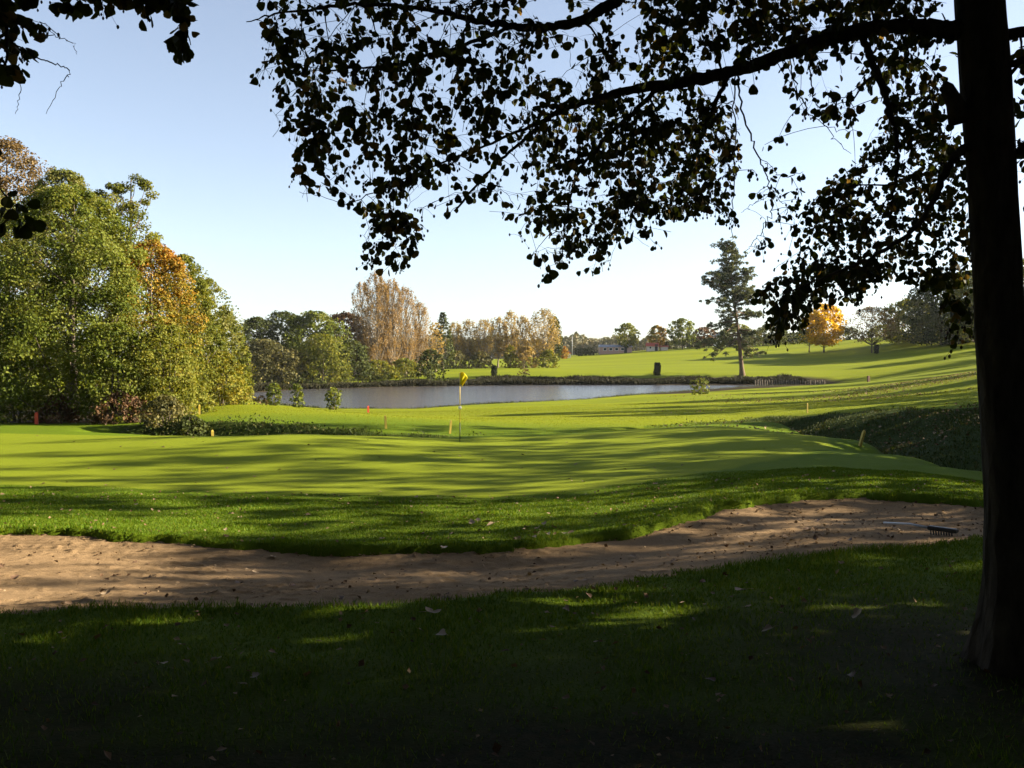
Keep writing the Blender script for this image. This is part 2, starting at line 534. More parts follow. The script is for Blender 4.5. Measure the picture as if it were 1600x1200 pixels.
# ------------------------------------------------------------------ water
def make_water_mat():
    m, nt, p = new_mat('pond_water')
    p.inputs['Base Color'].default_value = (0.06, 0.058, 0.06, 1)
    p.inputs['Roughness'].default_value = 0.12
    p.inputs['IOR'].default_value = 1.33
    a = noise(nt, 1.4, 4, 0.6, objcoord(nt, (0.6, 1.6, 1)))
    b = noise(nt, 0.16, 3, 0.5, objcoord(nt, (0.5, 1.5, 1)))
    ad = nt.nodes.new('ShaderNodeMath'); ad.operation = 'MULTIPLY_ADD'
    nt.links.new(b, ad.inputs[0]); ad.inputs[1].default_value = 1.5; nt.links.new(a, ad.inputs[2])
    bump(nt, p, ad.outputs[0], 1.0, 0.10)
    return m
mb = MB()
px_ = np.array(POND)
cx_, cy_ = px_.mean(0)
ring = np.concatenate([np.stack([(px_[:, 0] - cx_) * 1.0 + cx_, px_[:, 1]], -1)])
nrm = []
for i in range(len(ring)):
    a, b = ring[i - 1], ring[(i + 1) % len(ring)]
    t = (b - a) / (np.linalg.norm(b - a) + 1e-9)
    nrm.append((t[1], -t[0]))
ring = ring + np.array(nrm) * 1.2
Vw = np.concatenate([ring, np.zeros((len(ring), 1)) + WATER_Z], 1)
mb.add(Vw, np.arange(len(ring))[None, :])
tag(link('pond_water', mb.mesh('pond_water', make_water_mat())), kind='structure')

# ------------------------------------------------------------------ sand
def make_sand_mat():
    m, nt, p = new_mat('bunker_sand')
    co = objcoord(nt)
    f = noise(nt, 70, 4, 0.7, co)
    g = noise(nt, 2.2, 5, 0.65, co)
    c = ramp(nt, f, [(0.25, (0.135, 0.086, 0.045)), (0.5, (0.215, 0.143, 0.076)), (0.8, (0.29, 0.2, 0.112))])
    c = mixc(nt, ramp(nt, g, [(0.45, (0, 0, 0)), (0.7, (0.6, 0.6, 0.6))]), c, (0.12, 0.08, 0.045))
    nt.links.new(c, p.inputs['Base Color'])
    p.inputs['Roughness'].default_value = 0.95
    p.inputs['Specular IOR Level'].default_value = 0.1
    bump(nt, p, f, 0.7, 0.015)
    return m
bx = np.arange(min(q[0] for q in BUNKER) - .3, max(q[0] for q in BUNKER) + .3, 0.028)
by = np.arange(min(q[1] for q in BUNKER) - .3, max(q[1] for q in BUNKER) + .3, 0.028)
BX, BY = np.meshgrid(bx, by)
sb = signed_dist(BX, BY, BUNKER)
clod = np.clip(noise2(BX * 9, BY * 9, 31) + 0.15, 0, 1) * 0.028 + np.abs(noise2(BX * 22, BY * 22, 32)) * 0.03 + np.maximum(noise2(BX * 15, BY * 15, 34) - .22, 0) * .12
rake_l = 0.5 + 0.5 * np.sin((BY + 0.25 * noise2(BX * .7, BY * .7, 33)) * 2 * np.pi / 0.11)
BZ = sand_z(BX, BY) + clod * (0.55 + noise2(BX * .8, BY * .8, 35)) * 0.9 + 0.013 * rake_l * sstep(noise2(BX * .5, BY * .9, 36), -0.25, 0.1)
F = grid_faces(len(bx), len(by))
keep = (sb.ravel()[F] > -0.25).any(1)
mb = MB()
mb.add(np.stack([BX, BY, BZ], -1), F[keep])
tag(link('bunker_sand', mb.mesh('bunker_sand', make_sand_mat(), True)), kind='structure')

# ------------------------------------------------------------------ leaf clouds and trees
def leaf_quads(mb, C, Nn, L, Wd, rnd, mat=0, T=None):
    """one folded rhombus of foliage for every centre"""
    n = len(C)
    R = unit(RNG.normal(size=(n, 3))) if T is None else T
    T_ = unit(np.cross(Nn, R)) if T is None else unit(T - Nn * (T * Nn).sum(1, keepdims=True))
    B_ = np.cross(Nn, T_)
    L = np.asarray(L)[..., None] * np.ones((n, 1)); Wd = np.asarray(Wd)[..., None] * np.ones((n, 1))
    a = C - T_ * L * .5
    b = C + B_ * Wd * .5 + Nn * Wd * .14 - T_ * L * .04
    c = C + T_ * L * .5
    d = C - B_ * Wd * .5 + Nn * Wd * .14 - T_ * L * .04
    V = np.stack([a, b, c, d], 1).reshape(-1, 3)
    i = np.arange(n)[:, None] * 4
    mb.add(V, np.concatenate([i + np.array([[0, 1, 2]]), i + np.array([[0, 2, 3]])], 1).reshape(-1, 3), mat, np.repeat(rnd, 2))

PROF = {
    'round':  [(0, .5), (.2, .88), (.45, 1), (.7, .92), (.88, .66), (1, .22)],
    'full':   [(0, .8), (.2, 1), (.5, 1), (.74, .92), (.9, .68), (1, .25)],
    'cone':   [(0, .8), (.2, 1), (.5, .78), (.75, .5), (.9, .28), (1, .06)],
    'column': [(0, .6), (.2, .95), (.5, 1), (.75, .9), (.9, .66), (1, .3)],
    'dome':   [(0, .95), (.3, 1), (.6, .85), (.85, .5), (1, .2)],
    'tub':    [(0, .9), (.1, 1), (.6, 1), (.9, .95), (1, .75)],
}

def tree_meshes(name, H, R, prof='round', base=0.15, leaf=0.12, dens=3.6, clump=0.2, tr=None, lmat=None, bmat=None, seed=1,
                limbs=22, tint=None, gap=0.0, lean=0.0, stems=1, fleck=0.35, upw=0.5, elong=1.5, nclump=None, inner=0.45, hang=0.0, fill=0.3, vstretch=0.72):
    """trunk mesh and crown mesh in local coordinates, base at the origin"""
    rg = np.random.default_rng(seed)
    z0, z1 = H * base, H
    pr = np.array(PROF[prof])
    nc = nclump or int(70 + 50 * min(2.0, H / R / 2))
    ph = rg.random(4) * 6.28
    def env(t, th):
        return np.interp(t, pr[:, 0], pr[:, 1]) * R * (1 + .16 * np.sin(2 * th + ph[0]) + .17 * np.sin(3 * th + ph[1] + 6 * t) + .14 * np.sin(5 * th + 11 * t + ph[2]))
    t = rg.random(nc) ** 0.9
    th = rg.random(nc) * 2 * np.pi
    rad = env(t, th) * (inner + (1 - inner) * rg.random(nc) ** 0.6) * .86
    CC = np.stack([rad * np.cos(th) + lean * H * t, rad * np.sin(th), z0 + (z1 - z0) * t * .96], -1)
    # ---- trunk and limbs
    tb = MB()
    tr = tr or H * 0.017
    for s in range(stems):
        k = 9
        tt = np.linspace(0, 1, k)
        off = (np.array((math.cos(s * 2.4 + ph[3]), math.sin(s * 2.4 + ph[3]), 0)) * R * .28 * (stems > 1))
        TP = np.stack([lean * H * tt + np.cumsum(rg.normal(0, H * .006, k)), np.cumsum(rg.normal(0, H * .006, k)), tt * (z0 + (z1 - z0) * .93)], -1)
        TP -= TP[0]
        TP += off * (0.12 + tt[:, None])
        add_tube(tb, np.concatenate([TP[:1] - (0, 0, .4), TP]), np.concatenate([[tr * 1.5], tr * (1.25 - 0.35 * sstep(tt, 0, .12)) * (1 - .86 * tt)]), 7)
    order = rg.permutation(nc)[:limbs]
    for i in order:
        c = CC[i]
        za = max(z0 * .7, c[2] - (upw + .5) * math.hypot(c[0], c[1]) - .05 * H)
        f = za / max(TP[-1, 2], .1)
        a = np.array([np.interp(f, tt, TP[:, j]) for j in range(3)])
        b = (a + c) / 2 + np.array((0, 0, -.06 * H if hang == 0 else .08 * H))
        r0 = tr * .42 * (1 - .6 * f)
        add_tube(tb, bez(a, b, c, 6), np.linspace(r0, r0 * .2, 6), 4)
    # ---- leaves
    lb = MB()
    width, height = 2 * R, z1 - z0
    n = int(dens * width * height * .72 / (leaf * leaf * .5))
    ci = rg.integers(0, nc, n)
    cr = clump * R * (0.7 + .7 * rg.random(nc)) * (1 - .35 * t)
    if gap > 0:
        cr = cr * (1 - gap * .4)
    dirs = unit(rg.normal(size=(n, 3)))
    rr = rg.random(n) ** 0.45
    off = dirs * (cr[ci] * rr)[:, None] * np.array((1, 1, vstretch))
    if hang:
        off[:, 2] -= hang * R * rg.random(n) ** 2
    C = CC[ci] + off
    nf = int(n * fill)
    if nf:
        tf = rg.random(nf) ** .9; tq = rg.random(nf) * 2 * np.pi
        rf = env(tf, tq) * (.35 + .65 * rg.random(nf) ** .5) * .95
        C[:nf] = np.stack([rf * np.cos(tq) + lean * H * tf, rf * np.sin(tq), z0 + (z1 - z0) * tf * .97], -1)
        bins = np.argsort(t); ci[:nf] = bins[np.clip(np.searchsorted(t[bins], tf), 0, nc - 1)]
    ok = (C[:, 2] > 0.05) & (C[:, 2] < H * 1.02)
    C, ci, dirs = C[ok], ci[ok], dirs[ok]
    n = len(C)
    out = unit(C - np.array((0, 0, z0 + height * .4)))
    Nn = unit(dirs * .5 + out * .45 + np.array((0, 0, .35)) + rg.normal(size=(n, 3)) * .55)
    hue = rg.random(nc)
    if tint is not None:
        hue = np.clip(tint(t, th, hue), 0, 1)
    val = np.clip(hue[ci] * (1 - fleck) + rg.random(n) * fleck, 0, 1)
    Ls = leaf * (.65 + .7 * rg.random(n))
    leaf_quads(lb, C, Nn, Ls * elong * .8, Ls, val)
    return tb.mesh(name + '_trunk', bmat or BARK, True), lb.mesh(name + '_crown', lmat)

def plant_tree(name, label, cat, loc, group=None, rotz=0.0, **kw):
    tm, cm = tree_meshes(name, **kw)
    o = root(name, loc, label, cat, group, rotz)
    link('trunk', tm, o)
    link('crown' if cat == 'tree' else 'foliage', cm, o)
    return o

BARK = bark_mat('grey_brown_bark', (0.05, 0.04, 0.03), (0.13, 0.105, 0.08))
PALE_BARK = bark_mat('pale_bark', (0.11, 0.09, 0.065), (0.23, 0.19, 0.14))
DARK_BARK = bark_mat('alder_bark', (0.018, 0.014, 0.010), (0.075, 0.058, 0.04), 11, 0.05, 0.3)
PINE_BARK = bark_mat('pine_bark', (0.06, 0.042, 0.028), (0.17, 0.115, 0.07))

L = {
    'green':   leaf_mat('green_leaves', [(0.03, 0.045, 0.006), (0.075, 0.10, 0.012), (0.125, 0.145, 0.02), (0.19, 0.19, 0.045)], 0.38),
    'pale':    leaf_mat('pale_green_leaves', [(0.045, 0.06, 0.012), (0.11, 0.125, 0.025), (0.16, 0.165, 0.045), (0.24, 0.225, 0.085)], 0.38),
    'olive':   leaf_mat('olive_leaves', [(0.04, 0.055, 0.009), (0.095, 0.112, 0.014), (0.145, 0.152, 0.02), (0.2, 0.18, 0.032)], 0.38),
    'yellow':  leaf_mat('yellow_green_leaves', [(0.055, 0.07, 0.010), (0.115, 0.125, 0.014), (0.18, 0.165, 0.018), (0.25, 0.19, 0.022)]),
    'brown':   leaf_mat('brown_leaves', [(0.06, 0.042, 0.018), (0.12, 0.08, 0.03), (0.17, 0.115, 0.05), (0.2, 0.16, 0.07)]),
    'orange':  leaf_mat('green_to_orange_leaves', [(0.06, 0.08, 0.012), (0.12, 0.12, 0.015), (0.20, 0.155, 0.02), (0.27, 0.15, 0.02), (0.34, 0.13, 0.018)]),
    'gold':    leaf_mat('golden_leaves', [(0.26, 0.165, 0.002), (0.42, 0.27, 0.002), (0.54, 0.35, 0.003), (0.62, 0.42, 0.004)], 0.45),
    'dark':    leaf_mat('dark_green_leaves', [(0.018, 0.026, 0.007), (0.038, 0.050, 0.012), (0.062, 0.076, 0.017), (0.095, 0.10, 0.025)], 0.3),
    'poplar':  leaf_mat('tan_poplar_leaves', [(0.12, 0.085, 0.038), (0.20, 0.138, 0.06), (0.275, 0.185, 0.085), (0.34, 0.235, 0.115)], 0.45),
    'birch':   leaf_mat('amber_birch_leaves', [(0.13, 0.105, 0.035), (0.22, 0.165, 0.06), (0.30, 0.22, 0.085), (0.36, 0.26, 0.11)], 0.45),
    'willow':  leaf_mat('grey_willow_leaves', [(0.03, 0.034, 0.014), (0.07, 0.07, 0.025), (0.115, 0.105, 0.035), (0.16, 0.135, 0.045)]),
    'red':     leaf_mat('russet_leaves', [(0.03, 0.022, 0.014), (0.065, 0.04, 0.022), (0.11, 0.06, 0.03), (0.15, 0.085, 0.04)]),
    'pine':    leaf_mat('pine_needles', [(0.03, 0.04, 0.02), (0.06, 0.075, 0.035), (0.095, 0.11, 0.05), (0.14, 0.15, 0.075)], 0.25),
    'yew':     leaf_mat('clipped_yew_needles', [(0.014, 0.02, 0.008), (0.03, 0.038, 0.014), (0.05, 0.058, 0.02)], 0.2),
}

def far_tree(name, label, cat, px, d, top, w, mat, group=None, base_py=None, **kw):
    x, y, z = G(px, d, -0.1)
    H = (W(px, top, d)[2] - z)
    R = w / 2 / FPX * d
    k = dict(leaf=max(0.09, d * 0.002), lmat=L[mat], seed=int(abs(px) * 3 + d))
    k.update(kw)
    return plant_tree(name, label, cat, (x, y, z), group, H=H, R=R, **k)

#FARTREES
g = 'trees at the edge of the left wood'
orange_top = lambda t, th, h: np.clip(sstep(t, .35, .85) * .62 + (h - .5) * .6 + .12, 0, 1)
far_tree('maple_tree', 'leafy tree turning orange at its crown, in the middle of the left wood', 'tree', 238, 43, 372, 165, 'orange', g, prof='full', base=.08, tint=orange_top, dens=4.6)
far_tree('broadleaf_tree', 'broad bright green tree with a pale trunk, tallest at the front of the left wood', 'tree', 112, 39.5, 285, 240, 'green', g, prof='full', base=.07, dens=4.8, nclump=190)
far_tree('broadleaf_tree', 'green tree cut by the left edge of the photo beneath the brown tree', 'tree', -45, 41, 270, 210, 'pale', g, prof='full', base=.06, dens=4.6, nclump=150)
far_tree('beech_tree', 'brown leaved tree rising above the greens at top left', 'tree', 12, 52, 212, 190, 'brown', g, prof='round', base=.3, dens=3.4, nclump=150, fleck=.6)
far_tree('broadleaf_tree', 'pale green crown behind the tall green tree and left of the sparse one', 'tree', 105, 49, 258, 150, 'pale', g, prof='round', base=.2, dens=4.2)
far_tree('sparse_tree', 'tall sparse tree with its limbs showing against the sky above the orange tree', 'tree', 203, 53, 266, 128, 'olive', g, prof='round', base=.4, dens=2.0, gap=.3, nclump=60, clump=.26, limbs=40, inner=.2, fill=.0)
far_tree('broadleaf_tree', 'olive green tree just behind and right of the orange tree', 'tree', 285, 50, 392, 110, 'olive', g, prof='full', base=.08, dens=4.3)
far_tree('broadleaf_tree', 'yellowish green tree third from the right end of the left wood', 'tree', 318, 57, 430, 100, 'pale', g, prof='full', base=.06, dens=4.3)
far_tree('broadleaf_tree', 'small olive tree at the right end of the left wood, by the far wood', 'tree', 350, 64, 482, 72, 'olive', g, prof='full', base=.05, dens=4.3)
g = 'bushes along the foot of the left wood'
far_tree('bush', 'rounded yellow bush at the lobe of lawn left of the pond', 'bush', 345, 56, 548, 88, 'yellow', g, prof='dome', base=.0, dens=4.6, limbs=8, stems=3, tr=.05)
far_tree('bush', 'yellow bush at the water end of the left wood', 'bush', 374, 67, 560, 52, 'yellow', g, prof='dome', base=.0, dens=4.6, limbs=8, stems=3, tr=.05)
far_tree('bush', 'tall yellow green bush in front of the orange tree', 'bush', 262, 38.5, 505, 120, 'olive', g, prof='full', base=.0, dens=4.4, limbs=10, stems=3, tr=.05)
far_tree('bush', 'green bush between the pale trunk and the orange tree', 'bush', 176, 37.8, 500, 130, 'green', g, prof='full', base=.04, dens=4.4, limbs=10, stems=2, tr=.06)
far_tree('bush', 'dark green bush at the left edge behind the red marker stake', 'bush', 25, 38.6, 490, 150, 'green', g, prof='full', base=.02, dens=4.4, limbs=10, stems=2, tr=.06)
far_tree('bush', 'low brown bush under the trees near the red marker stake', 'bush', 90, 38.2, 618, 80, 'red', g, prof='dome', base=.0, dens=4.0, limbs=8, stems=3, tr=.04)
far_tree('bush', 'low brown and green thicket right of the pale trunk', 'bush', 190, 37.0, 612, 110, 'red', g, prof='dome', base=.0, dens=4.0, limbs=8, stems=3, tr=.04)
far_tree('ivy_bush', 'low grey green ivy bush at the left end of the ditch', 'bush', 258, 35.2, 618, 90, 'willow', g, prof='dome', base=.0, dens=4.4, limbs=8, stems=3, tr=.04)
far_tree('ivy_bush', 'dark green creeper mound beside the leaning stake at the ditch', 'bush', 296, 33.6, 648, 66, 'dark', g, prof='dome', base=.0, dens=4.4, limbs=6, stems=3, tr=.03)
far_tree('bush', 'olive bush just left of the leftmost yellow stake', 'bush', 292, 42, 590, 80, 'olive', g, prof='dome', base=.0, dens=4.4, limbs=8, stems=3, tr=.04)
g = 'trees of the far wood on the left shore'
for nm, lb, px, d, top, w, mt, kw in [
    ('oak_tree', 'dark oak at the left end of the far wood', 400, 166, 494, 80, 'dark', dict(base=.1)),
    ('oak_tree', 'broad dark green oak, second of the far wood', 446, 170, 486, 109, 'dark', dict(base=.1, nclump=140)),
    ('oak_tree', 'rounded green oak beside the reddish beech in the far wood', 492, 168, 484, 106, 'green', dict(base=.1)),
    ('beech_tree', 'reddish brown beech between the oaks and the tall poplars', 538, 184, 487, 98, 'red', dict(base=.15)),
    ('willow_tree', 'grey green willow at the water in front of the leftmost oak', 412, 148, 528, 80, 'willow', dict(prof='full', base=.02, hang=.4)),
    ('willow_tree', 'olive willow at the water between the two dark oaks', 452, 149, 545, 72, 'willow', dict(prof='full', base=.02, hang=.4)),
    ('willow_tree', 'yellowish willow at the water in front of the green oak', 505, 152, 520, 85, 'olive', dict(prof='full', base=.02, hang=.4)),
    ('alder_tree', 'dark green tree at the water below the reddish beech', 548, 157, 530, 72, 'dark', dict(prof='full', base=.03)),
    ('bush', 'olive bush at the foot of the tallest poplar', 590, 163, 563, 65, 'olive', dict(prof='dome', base=.0)),
    ('bush', 'olive bush right of the tallest poplars near the grey willow bush', 632, 168, 560, 65, 'olive', dict(prof='dome', base=.0)),
    ('bush', 'dark bush at the waterline in front of the far oaks', 475, 150, 580, 78, 'dark', dict(prof='dome', base=.0)),
]:
    far_tree(nm, lb, 'bush' if nm == 'bush' else 'tree', px, d, top, w, mt, g, **{**dict(prof='round', dens=4.6), **kw})
g = 'bare looking tan poplars of the far wood'
POPL = dict(prof='column', base=.10, dens=2.1, leaf=.2, bmat=PALE_BARK, gap=.1, upw=1.8, nclump=130, clump=.17, limbs=120, tr=.24, fill=.22, vstretch=3.0, fleck=.6, elong=1.2)
for lb, px, d, top, w in [
    ('tan poplar at the left end of the tall poplar group', 566, 180, 438, 42),
    ('tallest tan poplar, with a pale trunk, in the tall poplar group', 589, 176, 424, 52),
    ('tan poplar standing right of the tallest one', 612, 178, 432, 46),
    ('tan poplar second from the right in the tall poplar group', 634, 181, 446, 44),
    ('shortest tan poplar at the right end of the tall poplar group', 655, 184, 470, 42),
    ('tan poplar behind the gap between the two tallest poplars', 600, 190, 440, 44),
]:
    far_tree('poplar_tree', lb, 'tree', px, d, top, w, 'poplar', g, **POPL)
far_tree('spruce_tree', 'dark green pointed tree right of the tall poplars', 'tree', 692, 200, 486, 42, 'dark', prof='cone', base=.05, dens=2.4)
far_tree('birch_tree', 'small amber tree in front of the dark pointed tree', 'tree', 681, 190, 502, 30, 'birch', prof='column', base=.12, dens=1.3, bmat=PALE_BARK)
g = 'amber birches above the far shore'
BIR = dict(prof='column', base=.26, dens=2.2, leaf=.26, bmat=PALE_BARK, nclump=90, clump=.20, limbs=70, tr=.2, upw=1.5, fill=.25, vstretch=2.6, fleck=.5)
for lb, px, d, top, w in [
    ('amber birch at the left end of the birch row', 712, 214, 504, 34),
    ('amber birch second from the left in the birch row', 733, 216, 500, 35),
    ('reddish amber birch third from the left in the birch row', 756, 214, 499, 35),
    ('amber birch in the middle of the row above the yellow shrub', 778, 218, 494, 34),
    ('tallest thin birch with bare top in the birch row', 798, 220, 485, 34),
    ('amber birch second from the right end of the row', 818, 217, 494, 30),
    ('broad amber birch at the right end of the birch row', 850, 214, 483, 52),
]:
    far_tree('birch_tree', lb, 'tree', px, d, top, w, 'birch', g, **BIR)
far_tree('broadleaf_tree', 'dark tree peeping out behind the rightmost birch', 'tree', 866, 224, 492, 28, 'dark', prof='round', base=.1)
g = 'shrubs below the birch row'
for lb, px, top, w, mt in [
    ('green shrub below the left end of the birch row', 715, 548, 46, 'willow'), ('dull green shrub below the third birch', 752, 549, 46, 'willow'),
    ('bright yellow shrub below the tallest birch', 797, 538, 24, 'yellow'), ('brown shrub between the yellow shrub and the broad birch', 822, 540, 40, 'birch'),
    ('olive shrub at the foot of the broad rightmost birch', 856, 546, 40, 'olive')]:
    far_tree('shrub', lb, 'shrub', px, 208, top, w, mt, g, prof='dome', base=0, limbs=6, stems=3, tr=.05)
far_tree('shrub', 'orange shrub beside the small white hut', 'shrub', 882, 268, 541, 16, 'orange', prof='dome', base=0, limbs=6, stems=3, tr=.05, tint=lambda t, th, h: .7 + .3 * h)
far_tree('willow_bush', 'grey green rounded bush alone on the far bank of the pond', 'bush', 673, 160.5, 545, 56, 'dark', prof='dome', base=.02, dens=3.4, limbs=12, stems=3, tr=.08)
far_tree('bush', 'small bare tan bush on the far bank right of the clipped conifer', 'bush', 818, 166, 574, 26, 'brown', prof='dome', base=0, dens=.8, limbs=16, stems=4, tr=.03)
# trees on the skyline of the fairway
for nm, lb, px, d, top, w, mt, kw in [
    ('broadleaf_tree', 'olive tree beside the long low building on the skyline', 979, 288, 504, 42, 'olive', {}),
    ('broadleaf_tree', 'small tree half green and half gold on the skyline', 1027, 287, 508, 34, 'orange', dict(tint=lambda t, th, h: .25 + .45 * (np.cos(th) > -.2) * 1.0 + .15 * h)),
    ('broadleaf_tree', 'round dark green tree on the skyline left of the pine', 1066, 284, 497, 46, 'green', {}),
    ('broadleaf_tree', 'low russet tree on the skyline close to the pine', 1101, 286, 511, 44, 'red', {}),
    ('broadleaf_tree', 'olive tree on the skyline behind the trunk of the pine', 1150, 289, 505, 50, 'olive', {}),
    ('broadleaf_tree', 'dark tree on the skyline just right of the pine', 1205, 288, 506, 60, 'dark', {}),
    ('broadleaf_tree', 'golden tree glowing in the sun on the right of the fairway', 1287, 236, 474, 62, 'gold', dict(dens=6.5, fill=.45)),
    ('broadleaf_tree', 'olive tree standing against the left side of the golden tree', 1264, 240, 490, 48, 'olive', dict(base=.25)),
    ('sparse_tree', 'thin brown tree with a dark trunk right of the golden tree', 1362, 226, 478, 78, 'brown', dict(dens=1.7, leaf=.25, fill=.5, gap=.2, base=.25, limbs=36, fleck=.7)),
    ('sparse_tree', 'small reddish tree between the thin brown tree and the dark copse', 1398, 243, 492, 36, 'red', dict(dens=1.0)),
    ('broadleaf_tree', 'grey olive tree at the left end of the dark copse on the right', 1424, 236, 466, 90, 'olive', dict(prof='full', base=.03, dens=6.0)),
    ('broadleaf_tree', 'tallest tree of the dark copse, left of the big trunk', 1470, 222, 428, 120, 'dark', dict(prof='full', base=.03, nclump=140, dens=6.0)),
    ('broadleaf_tree', 'olive tree of the dark copse beside the big trunk', 1522, 216, 420, 120, 'olive', dict(prof='full', base=.03, nclump=140, dens=6.0)),
    ('broadleaf_tree', 'green tree of the dark copse seen behind the big trunk', 1585, 205, 400, 120, 'green', dict(prof='full', base=.03, nclump=140)),
]:
    far_tree(nm, lb, 'tree', px, d, top, w, mt, None, **{**dict(prof='round', base=.16, dens=4.4), **kw})
g = 'hedge shrubs along the skyline'
for lb, px, top, w, mt in [('dark hedge shrub between the two right skyline trees', 1047, 532, 26, 'dark'), ('dark hedge shrub under the russet skyline tree', 1086, 531, 30, 'dark'),
                           ('dark hedge shrub behind the pine trunk', 1140, 528, 60, 'dark'), ('dark hedge shrub far right of the pine on the skyline', 1190, 527, 60, 'dark'), ('brown shrub between the white hut and the green tree', 1040, 536, 16, 'red'),
                           ('dark hedge shrub left of the golden tree on the skyline', 1240, 520, 60, 'dark'), ('dark hedge shrub between golden tree and thin brown tree', 1322, 511, 60, 'dark'), ('olive hedge shrub behind the thin brown tree', 1380, 508, 70, 'olive')]:
    far_tree('hedge_shrub', lb, 'shrub', px, 293, top, w, mt, g, prof='dome', base=0, limbs=5, stems=2, tr=.05)

# pine
def make_pine():
    px, d = 1160, 168.5
    x, y, z = G(px, d, -.1)
    sc = d / FPX
    rg = np.random.default_rng(5)
    o = root('pine_tree', (x, y, z), 'tall irregular pine leaning on the far bank of the pond', 'tree')
    tb, lb = MB(), MB()
    tp = [(0, 0), (-3, 30), (-7, 70), (-14, 120), (-20, 160), (-24, 200)]
    TP = np.array([(a * sc, 0, b * sc) for a, b in tp])
    tt = np.linspace(0, 5, 24)
    TPs = np.stack([np.interp(tt, range(6), TP[:, j]) for j in range(3)], -1)
    add_tube(tb, np.concatenate([TPs[:1] - (0, 0, .5), TPs]), np.concatenate([[.75], np.interp(tt, [0, .4, 2, 5], [.62, .42, .28, .05])]), 8)
    cl = []
    def branch(hpx, dx, dzp, dy, n, spread):
        a = np.array([np.interp(hpx * sc, TP[:, 2], TP[:, j]) for j in range(3)])
        c = a + np.array((dx * sc, dy * sc, dzp * sc))
        P = bez(a, (a + c) / 2 + np.array((0, 0, .1 * abs(dx) * sc)), c, 8)
        add_tube(tb, P, np.linspace(.13, .03, 8), 5)
        for k in range(n):
            f = .3 + .7 * (k + .5) / n
            q = P[int(f * 7)] + rg.normal(size=3) * spread * sc * np.array((1, 1, .55))
            cl.append((q, (2.2 + 3.4 * rg.random()) * sc))
    for hpx, dx, dzp, n in [(66, -60, -22, 14), (60, -46, -34, 9), (72, 40, -8, 9), (84, -44, -8, 8), (90, 45, 4, 10), (96, -26, 6, 5), (108, -42, 12, 10), (112, 42, 4, 10), (118, 30, 16, 9), (124, -52, 22, 13), (126, 30, 26, 9), (140, -46, 18, 10), (146, 38, 14, 10), (58, 36, -30, 9), (78, -30, -16, 8), (76, 24, -14, 8), (50, 22, -22, 6), (70, 30, -18, 7), (92, -30, -6, 7), (98, 30, -4, 7)]:
        for k in range(2):
            branch(hpx + rg.normal() * 2, dx * (.85 + .3 * rg.random()), dzp, rg.normal() * 22, n, 6)
    for i in range(40):
        h = 108 + 90 * rg.random()
        r = np.interp(h, [105, 135, 165, 185, 200], [36, 34, 26, 17, 5]) * (.35 + .85 * rg.random())
        th = rg.random() * 6.283
        branch(h, r * math.cos(th), 9 + 8 * rg.random(), r * math.sin(th), 6, 6.5)
    for q, r in cl:
        n = 52
        dr = unit(rg.normal(size=(n, 3)) + np.array((0, 0, .3)))
        C = q + dr * (r * rg.random(n) ** .5)[:, None] * np.array((1.1, 1.1, .7))
        leaf_quads(lb, C, unit(np.cross(dr, rg.normal(size=(n, 3)))), np.full(n, .42), np.full(n, .17), np.clip(rg.random() * .6 + rg.random(n) * .4, 0, 1), T=dr)
    link('trunk', tb.mesh('pine_trunk', PINE_BARK, True), o)
    link('crown', lb.mesh('pine_crown', L['pine']), o)
make_pine()

# clipped columnar conifers
def yew(px, base_d, top, w, label):
    x, y, z = G(px, base_d, -.05)
    H = W(px, top, base_d)[2] - z
    return plant_tree('columnar_conifer', label, 'shrub', (x, y, z), 'clipped columnar conifers on the fairway', H=H, R=w / 2 / FPX * base_d, prof='tub', base=.06, leaf=.16, dens=14.0, clump=.22, lmat=L['yew'], seed=px, limbs=6, nclump=160, inner=.6, fill=.6)
yew(772, 166.5, 571, 8.5, 'clipped dark conifer column on the far bank, left of the other two')
yew(1027, 168.2, 566, 10.5, 'clipped dark conifer column on the far bank in the middle of the pond')
yew(1369, 222, 538, 8, 'clipped dark conifer beside the thin brown tree')
far_tree('shrub', 'low leafy shrub on the near shore at the right end of the pond', 'shrub', 1094, 100.5, 590, 34, 'green', 'saplings along the near shore', prof='full', base=.02, leaf=.2, dens=2.4, nclump=40, limbs=14, stems=4, tr=.03)
for px, d, top, w, lb in [(428, 79, 598, 26, 'leftmost bushy sapling on the near shore of the pond'), (464, 77, 598, 20, 'thin upright sapling on the near shore, middle of the three'), (521, 74, 605, 25, 'dark sapling on the near shore, right of the three')]:
    far_tree('sapling', lb, 'sapling', px, d, top, w, 'green', 'saplings along the near shore', prof='column', base=.06, leaf=.2, dens=3.6, limbs=14, stems=3, tr=.025, upw=1.5)
far_tree('shrub', 'low tan shrub at the left end of the pond', 'shrub', 408, 79, 618, 36, 'brown', None, prof='dome', base=0, leaf=.2, dens=1.6, limbs=8, stems=3, tr=.03)

